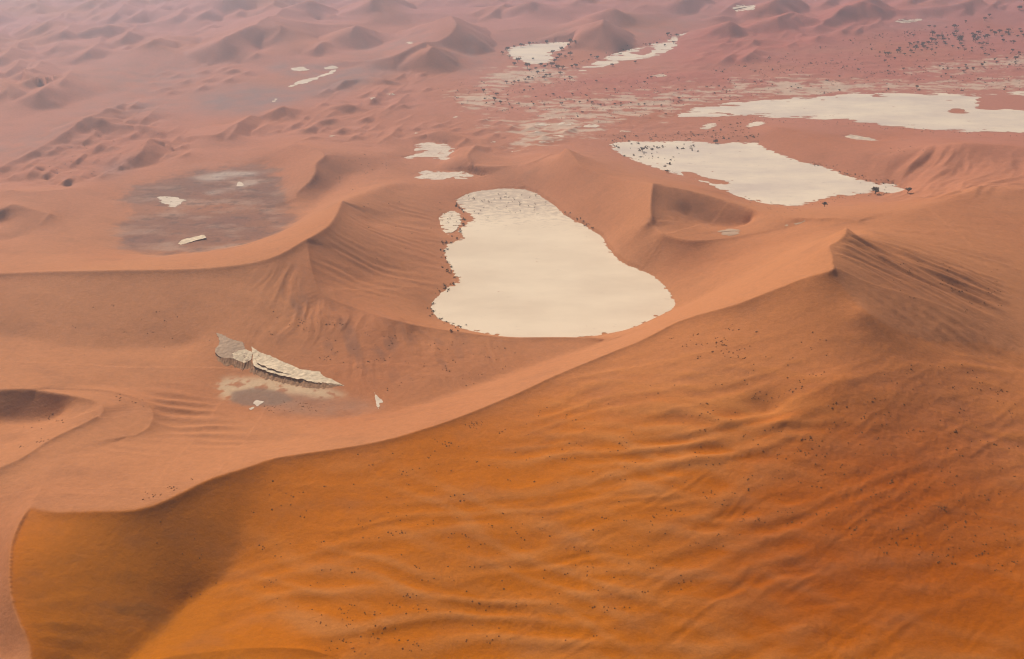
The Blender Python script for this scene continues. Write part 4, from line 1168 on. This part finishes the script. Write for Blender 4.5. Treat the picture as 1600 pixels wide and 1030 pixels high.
def tuft_mesh(seed):
    """a small mound of sand-bound grass: a low dome with blades on it"""
    rn = random.Random(seed); V, F = [], []
    rings = [(.5, -.12), (.40, .12), (.2, .24)]
    for r, z in rings:
        for k in range(7):
            w = 6.283 * k / 7; q = r * rn.uniform(.8, 1.15); V.append((q * math.cos(w), q * math.sin(w), z))
    V.append((0, 0, .28))
    for q in range(2):
        for k in range(7): F.append((q * 7 + k, q * 7 + (k + 1) % 7, q * 7 + 7 + (k + 1) % 7, q * 7 + 7 + k))
    for k in range(7): F.append((14 + k, 14 + (k + 1) % 7, 21))
    for k in range(12):
        w = rn.uniform(0, 6.28); r = rn.uniform(0, .3); a = Vector((r * math.cos(w), r * math.sin(w), .12))
        t = a + Vector((rn.uniform(-.2, .2), rn.uniform(-.2, .2), rn.uniform(.25, .42))); s = Vector((-math.sin(w), math.cos(w), 0)) * .05
        i = len(V); V += [a - s, a + s, t]; F.append((i, i + 1, i + 2))
    return mesh_of('tussock', V, F, TUSS)
TUFT = [tuft_mesh(80 + k) for k in range(5)]
def dead_mesh(seed):
    rn = random.Random(seed); V, F = [], []
    top = Vector((rn.uniform(-.1, .1), rn.uniform(-.1, .1), .5)); tube(V, F, (0, 0, -.05), top, .08, .05)
    for k in range(5):
        w = rn.uniform(0, 6.28); e = top + Vector((.35 * math.cos(w), .35 * math.sin(w), rn.uniform(.1, .45)))
        tube(V, F, top * rn.uniform(.6, 1), e, .04, .018, 4)
        tube(V, F, e, e + Vector((rn.uniform(-.2, .2), rn.uniform(-.2, .2), rn.uniform(0, .2))), .018, .006, 3)
    return mesh_of('dead_tree', V, F, DEADW)
DEAD = [dead_mesh(120 + k) for k in range(4)]

def px_size(P): return math.sqrt(P[0] ** 2 + P[1] ** 2 + (CAM_H - P[2]) ** 2) / FOC      # metres per photo pixel there
def ground_p(P): return (P[0], P[1], float(ground(P[0], P[1])))
def plant_tree(x, y, w, label, group, k):
    P = spot(x, y)[0]; P = ground_p(P)
    s = w * px_size(P)
    t = thing('thorn_tree', label, 'tree', P, group, rnd.uniform(0, 6.28), s)
    tm, cm = TREES[k % len(TREES)]
    part('trunk', tm, t); part('crown', cm, t)
k = 0
def part_of(x, y, x0, x1, y0, y1, cols=('left', 'middle', 'right'), rows=('upper', 'lower')):
    c_ = cols[min(len(cols) - 1, max(0, int((x - x0) / (x1 - x0) * len(cols))))]; r_ = rows[min(len(rows) - 1, max(0, int((y - y0) / (y1 - y0) * len(rows))))]
    return r_ + ' ' + c_
def tall(w): return 'large' if w >= 6.5 else 'middle-sized' if w >= 5 else 'small'
# grove at the upper right
ZR = [(560,190,7),(620,218,7),(545,265,7),(510,288,6),(590,250,4),(668,212,5),(680,250,5),(690,280,5),(710,300,4),(805,105,7),(830,165,6),(795,190,5),(812,207,4),(872,240,8),(862,268,7),(880,295,5),(905,172,3),(440,315,6),(455,295,5),(460,328,5),(360,357,7),(315,377,5),(345,393,3),(180,352,5),(160,384,6),(60,408,6),(25,418,6),(1010,185,5),(1075,172,6),(1035,212,6),(1025,235,6),(1080,228,5),(1045,265,6),(1150,222,6),(1180,208,6),(1265,183,6),(1315,163,6),(1420,145,6),(1405,178,5),(1345,205,4),(1360,258,5),(1480,278,5),(1220,150,4),(1550,128,4),(1565,163,4),(1525,205,4),(1590,200,5),(300,300,5),(390,280,4),(372,317,4),(340,200,4),(520,92,4),(580,98,4),(935,42,4),(1150,15,5),(1115,340,4),(1175,300,4),(1120,292,4),(900,320,4),(850,348,4),(925,362,4),(785,320,4),(1250,365,3),(1155,408,4),(1200,415,3),(1465,375,5),(1500,465,6),(1400,455,4),(1540,400,4),(240,408,4),(305,430,3),(130,460,4),(15,488,4),(60,545,3),(225,582,4),(125,612,3),(60,628,3),(935,540,4),(1015,575,4),(950,575,4),(855,575,4),(908,602,4),(1120,535,5),(1285,505,4),(705,635,3),(655,660,3),(380,790,5),(500,340,4),(550,360,4),(600,340,3)]
for x, y, w in ZR:
    plant_tree(1380 + x * .1375, 30 + y * .1375, w * 1.12, tall(w) + ' dark thorn tree in the ' + part_of(x, y, 0, 1600, 0, 700) + ' part of the upper right grove', 'thorn trees of the upper right grove', k); k += 1
# trees round the far pan
ZF = [(290,475,8),(240,520,6),(440,570,9),(650,530,6),(715,565,6),(755,530,4),(820,545,8),(890,555,6),(920,585,7),(990,580,7),(1135,555,5),(1200,560,7),(600,660,6),(455,738,6),(405,773,5),(515,740,4),(575,590,5),(475,615,4),(735,700,5),(790,690,5),(700,745,6),(945,395,8),(900,435,6),(865,480,6),(830,340,6),(975,290,7),(1080,230,5),(1185,160,4),(740,180,6),(470,210,6),(340,235,6),(1110,165,7),(1105,380,7),(1030,405,5),(530,435,4),(690,625,4),(115,805,5),(235,790,4),(300,785,4),(950,665,6),(1100,720,4),(1025,770,4),(50,350,5),(130,285,6),(160,410,5),(1530,420,6),(1430,380,4)]
for x, y, w in ZF:
    plant_tree(780 + x * .1, 50 + y * .1, w * 1.12, tall(w) + ' dark thorn tree ' + part_of(x, y, 0, 1500, 100, 800, ('left', 'right')) + ' round the shore of the far clay pan', 'thorn trees round the far clay pan', k); k += 1
T3 = [(145,700,7),(185,720,6),(160,662,6),(70,640,6),(250,730,4),(315,725,4),(415,728,4),(490,733,4),(610,727,6),(735,717,4),(820,718,5),(880,733,4),(905,730,3),(980,730,4),(1020,720,4),(1090,720,3),(1145,730,4),(1185,730,4),(1300,740,4),(1425,692,5),(555,660,4),(685,660,4),(235,662,3),(960,460,6),(1120,440,5),(1345,250,6),(1410,255,6),(1385,305,5),(1325,320,4),(1270,305,4),(920,625,4),(980,628,4),(1185,575,4),(1230,545,4),(850,567,4)]
for x, y, w in T3:
    plant_tree(740 + x * .2253, y * .2253, w * 1.05, tall(w) + ' dark thorn tree, ' + part_of(x, y, 0, 1450, 600, 760, ('left', 'middle', 'right'), ('back', 'front')) + ' of the sparse rows below the far pans', 'thorn trees on the plain below the far pans', k); k += 1
for x, y, w, lab in [(1367,301,14,'biggest dark bushy tree at the right end of the second clay pan'), (1418,300,11,'dark tree on the sand just past the right tip of the second clay pan'),
                     (1288,321,9,'single dark tree on the near sand below the second clay pan'), (1118,222,8,'dark tree on the back shore of the second clay pan'),
                     (1004,235,8,'round dark tree standing inside the left end of the second clay pan'), (1042,268,7,'dark tree on the front shore near the left end of the second clay pan'),
                     (1592,14,8,'dark tree high in the far upper right corner'), (1545,25,6,'dark tree left of the corner tree at far upper right')]:
    plant_tree(x, y + 2, w, lab, None, k); k += 1

# ---- shrubs: sampled in ground regions, the largest as single shrubs, the rest as one scatter
PROJ = []
def scatter_poly(pts, n, wlo, whi, label, seed, clump=0.0):
    rn = random.Random(seed); xs = [p[0] for p in pts]; ys = [p[1] for p in pts]; out = []; tries = 0
    cl = None
    while len(out) < n and tries < n * 60:
        tries += 1
        if cl and rn.random() < clump: x, y = cl[0] + rn.gauss(0, 7), cl[1] + rn.gauss(0, 2.5)
        else: x, y = rn.uniform(min(xs), max(xs)), rn.uniform(min(ys), max(ys))
        if in_poly(np.array([x]), np.array([y]), pts)[0]:
            out.append((x, y, rn.uniform(wlo, whi) * (1 if rn.random() < .8 else 1.35), label)); cl = (x, y)
    return out
def scatter_line(pts, n, wlo, whi, label, seed, jx=5, jy=2.6):
    rn = random.Random(seed); P = np.array(pts, float); seg = np.concatenate([[0], np.cumsum(np.hypot(*np.diff(P, axis=0).T))])
    out = []
    for q in range(n):
        t = rn.uniform(0, seg[-1]); x = np.interp(t, seg, P[:, 0]) + rn.gauss(0, jx); y = np.interp(t, seg, P[:, 1]) + rn.gauss(0, jy)
        out.append((float(x), float(y), rn.uniform(wlo, whi), label))
    return out
SH = []
SH += scatter_poly([(950,226),(1000,222),(1100,224),(1090,240),(1060,250),(1040,266),(990,252),(960,236)], 60, 3, 6, 'small dark shrub dotting the left end of the second clay pan', 1, .3)
SH += scatter_line([(1270,254),(1311,266),(1337,276),(1371,285),(1400,288)], 55, 2.5, 4.5, 'small dark shrub on the back shoreline of the second clay pan', 2)
SH += scatter_line([(1160,313),(1200,322),(1247,326),(1290,313),(1330,307),(1365,303),(1410,302)], 60, 2.2, 4, 'small dark shrub on the front shoreline of the second clay pan', 3)
SH += scatter_poly([(930,212),(1000,206),(1100,206),(1160,190),(1190,210),(1190,222),(1100,220),(1000,220),(950,224)], 190, 2, 4.2, 'small shrub on the sand strip behind the second clay pan', 4, .4)
SH += scatter_line([(715,320),(728,340),(716,360),(700,376),(692,400),(702,420),(712,440),(690,454),(676,472),(674,486),(690,501),(720,515)], 75, 3, 8, 'dark shrub along the left shore of the large clay pan', 5, 5, 3)
SH += scatter_line([(885,334),(905,346),(930,358)], 14, 3, 6, 'dark shrub along the right shore of the large clay pan', 6, 3, 2)
SH += scatter_poly([(560,320),(690,310),(690,450),(600,460)], 16, 2.5, 4, 'lone small shrub on the rippled slope left of the large clay pan', 7)
SH += scatter_poly([(750,150),(820,110),(900,120),(1060,110),(1100,150),(1040,185),(930,195),(760,175)], 420, 1.8, 4.0, 'small shrub on the pale streaked plain between the pans', 8, .35)
SH += scatter_poly([(1100,110),(1250,75),(1420,45),(1600,40),(1600,140),(1430,145),(1250,150),(1100,160)], 800, 1.8, 4.0, 'small shrub on the red plain above the long clay pan', 9, .45)
SH += scatter_line([(1100,188),(1200,187),(1320,193),(1420,203),(1500,209),(1600,213)], 90, 2, 3.4, 'small shrub along the near shore of the long clay pan', 10, 6, 2)
SH += scatter_line([(785,82),(796,74),(841,67),(895,66)], 26, 3, 5, 'grey shrub on the far shore of the far clay pan', 11, 2, 1)
SH += scatter_line([(900,100),(960,84),(1020,68),(1060,55)], 45, 2.4, 4.5, 'grey shrub lining the far clay strip', 12, 6, 2.5)
SH += scatter_poly([(90,215),(150,185),(260,200),(240,260),(60,285)], 40, 1.8, 3, 'small shrub among the low red dunes at left', 13)
SH += scatter_poly([(530,245),(620,235),(600,290),(545,300),(520,300)], 40, 1.8, 3, 'small shrub in the gap behind the ridge peak', 14, .3)
SH += scatter_poly([(1380,225),(1450,232),(1440,238),(1390,240)], 14, 2, 3, 'small shrub in the hollow by the white clay sliver', 15)
SH += scatter_poly([(680,135),(760,125),(780,150),(720,165)], 40, 2, 4, 'small shrub left of the streaked plain', 16)
xy = spot([s[0] for s in SH], [s[1] for s in SH])
order = sorted(range(len(SH)), key=lambda i: -SH[i][2])
singles, rest = set(order[:300]), order[300:]
for i in order[:300]:
    P = ground_p(xy[i])
    o = bpy.data.objects.new('shrub', BUSH[i % 5]); COL.objects.link(o)
    s = SH[i][2] * px_size(P) * 1.15
    o.location = P; o.rotation_euler = (0, 0, rnd.uniform(0, 6.28)); o.scale = (s, s, s)
    same = [q for q in order[:300] if SH[q][3] == SH[i][3]]
    bx = [SH[q][0] for q in same]; by = [SH[q][1] for q in same]
    lab = SH[i][3]
    if len(same) > 18: lab = lab + ', ' + (part_of(SH[i][0], SH[i][1], min(bx), max(bx) + .1, min(by), max(by) + .1) if max(by) - min(by) > 25 else part_of(SH[i][0], 0, min(bx), max(bx) + .1, 0, 1, ('far left', 'left', 'middle', 'right', 'far right'), ('',)).strip()) + ' part'
    o['label'] = lab; o['category'] = 'shrub'; o['group'] = SH[i][3].replace('small ', '').replace('lone ', '').replace('shrub', 'shrubs', 1)
def merged(name, meshes, items, mat, label):
    """items (x, y, z, size) as one mesh, for what is too small to pick apart"""
    base = [(np.array([v.co[:] for v in m.vertices]), [tuple(p.vertices) for p in m.polygons]) for m in meshes]
    V, F, off = [], [], 0
    for i, (x, y, z, s) in enumerate(items):
        v, f = base[i % len(base)]; a = i * 2.4; c_, s_ = math.cos(a), math.sin(a)
        w = np.column_stack([v[:, 0] * c_ - v[:, 1] * s_, v[:, 0] * s_ + v[:, 1] * c_, v[:, 2]]) * s + (x, y, z)
        V.append(w); F += [tuple(q + off for q in p) for p in f]; off += len(v)
    me = bpy.data.meshes.new(name); me.from_pydata(np.vstack(V).tolist(), [], F); me.materials.append(mat)
    o = bpy.data.objects.new(name, me); COL.objects.link(o); o['kind'] = 'stuff'; o['label'] = label
    return o
merged('scrub', [bush_mesh(70 + q, SCRUB, n=4) for q in range(4)], [(*ground_p(xy[i]), SH[i][2] * px_size(xy[i]) * 1.1) for i in rest], SCRUB, 'tiny scattered scrub on the plains')

# ---- dead trees on the large pan
for i, (x, y, w, lab) in enumerate(scatter_poly([(728,305),(780,297),(840,305),(868,326),(850,338),(800,336),(760,345),(740,335)], 44, 3.0, 5.5, 'bare dead tree on the upper end of the large clay pan', 21)
                        + scatter_poly([(690,335),(704,332),(716,345),(702,358),(692,352)], 9, 3, 5, 'bare dead tree on the small lobe of the large clay pan', 22)):
    P = spot(x, y)[0]; P = (P[0], P[1], 0.05)
    s = w * px_size(P) * 0.75
    o = bpy.data.objects.new('dead_tree', DEAD[i % 4]); COL.objects.link(o)
    o.location = P; o.rotation_euler = (0, 0, rnd.uniform(0, 6.28)); o.scale = (s * 1.3, s * 1.3, s * rnd.uniform(.5, .9))
    o['label'] = lab; o['category'] = 'dead tree'; o['group'] = lab.replace('bare dead tree', 'dead trees')

# ---- grass tussocks on the dune slopes
TF = []
A = 'small dark grass tussock on the orange slope of the foreground dune'
TF += scatter_poly([(380,760),(620,690),(820,640),(1000,600),(1200,600),(1300,700),(1100,900),(900,1020),(480,1020),(400,900)], 520, 1.6, 4.2, A, 31, .35)
TF += scatter_poly([(1180,700),(1400,570),(1590,570),(1590,900),(1350,860),(1150,820)], 420, 1.6, 4.4, A, 32, .35)
TF += scatter_poly([(480,950),(640,930),(660,1020),(520,1025)], 70, 2.2, 4.2, A, 33, .3)
TF += scatter_poly([(1040,520),(1120,500),(1190,520),(1160,560),(1060,560)], 60, 2.2, 4, A, 34, .5)
TF += scatter_poly([(1150,560),(1290,510),(1320,560),(1210,640),(1180,640)], 60, 2, 4, A, 35, .4)
TF += scatter_poly([(640,690),(760,650),(800,660),(700,700)], 26, 2.2, 3.8, A, 36, .5)
TF += scatter_poly([(200,780),(320,840),(360,900),(300,960),(240,900)], 12, 2, 3.5, A, 37)
B_ = 'small dark tussock on the gullied slope above the bowl'
TF += scatter_poly([(400,470),(560,500),(760,540),(880,548),(760,600),(560,620),(560,585),(420,530)], 130, 1.8, 3.6, B_, 38, .4)
C_ = 'small dark tussock on the lit sand round the left hollow'
TF += scatter_poly([(30,670),(80,640),(110,660),(60,700),(0,720),(0,690)], 26, 2, 3.6, C_, 39, .4)
TF += scatter_poly([(180,612),(230,620),(225,640),(180,625)], 10, 2, 3.4, C_, 40)
TF += scatter_poly([(200,770),(270,760),(320,740),(280,765),(230,785)], 22, 2, 3.6, C_, 41, .4)
D_ = 'small dark tussock on the brown slope right of the peak'
TF += scatter_poly([(1360,400),(1560,420),(1580,500),(1420,470)], 60, 1.8, 3.2, D_, 42, .3)
E_ = 'small dark tussock low in the bowl by the clay scraps'
TF += scatter_poly([(400,628),(440,625),(520,632),(500,645),(420,645)], 46, 1.6, 3, E_, 43, .4)
TF += scatter_poly([(100,470),(330,480),(330,540),(120,560)], 26, 1.6, 2.8, 'small dark tussock on the wide brown slope at left', 44, .3)
xy = spot([s[0] for s in TF], [s[1] for s in TF])
order = sorted(range(len(TF)), key=lambda i: -TF[i][2])
for i in order[:300]:
    P = ground_p(xy[i]); s = TF[i][2] * px_size(P) * 0.7
    o = bpy.data.objects.new('tussock', TUFT[i % 5]); COL.objects.link(o)
    o.location = P; o.rotation_euler = (0, 0, rnd.uniform(0, 6.28)); o.scale = (s, s, s * .9)
    o['label'] = TF[i][3] + (', ' + part_of(TF[i][0], TF[i][1], 380, 1600, 520, 1020, ('far left', 'left', 'middle', 'right', 'far right'), ('upper', 'middle', 'lower')) + ' part' if TF[i][3] == A else '')
    o['category'] = 'grass tussock'; o['group'] = TF[i][3].replace('small dark ', '').replace('tussock', 'tussocks', 1)
merged('tussock_scatter', TUFT[:3], [(*ground_p(xy[i]), TF[i][2] * px_size(xy[i]) * 0.7) for i in order[300:]], TUSS, 'fine scatter of tiny tussocks on the dune slopes')

# ------------------------------------------------------------------ dusty air
hb = bmesh.new(); bmesh.ops.create_cube(hb, size=1)
hme = bpy.data.meshes.new('haze'); hb.to_mesh(hme); hb.free()
haze = bpy.data.objects.new('haze', hme); COL.objects.link(haze)
zmin = float(VZ.min()) - 1.0
haze.scale = (56000, 56000, 470 - zmin); haze.location = (0, 0, (470 + zmin) / 2)
haze['kind'] = 'stuff'; haze['label'] = 'thin bluish dust haze'
hm = bpy.data.materials.new('haze_air'); hm.use_nodes = True
hn = hm.node_tree; hn.nodes.clear()
ho = hn.nodes.new('ShaderNodeOutputMaterial'); hv = hn.nodes.new('ShaderNodeVolumePrincipled')
hv.inputs['Color'].default_value = (0.70, 0.84, 1.0, 1)
hv.inputs['Density'].default_value = 0.00017
hv.inputs['Anisotropy'].default_value = 0.66
hn.links.new(hv.outputs[0], ho.inputs['Volume'])
hme.materials.append(hm)
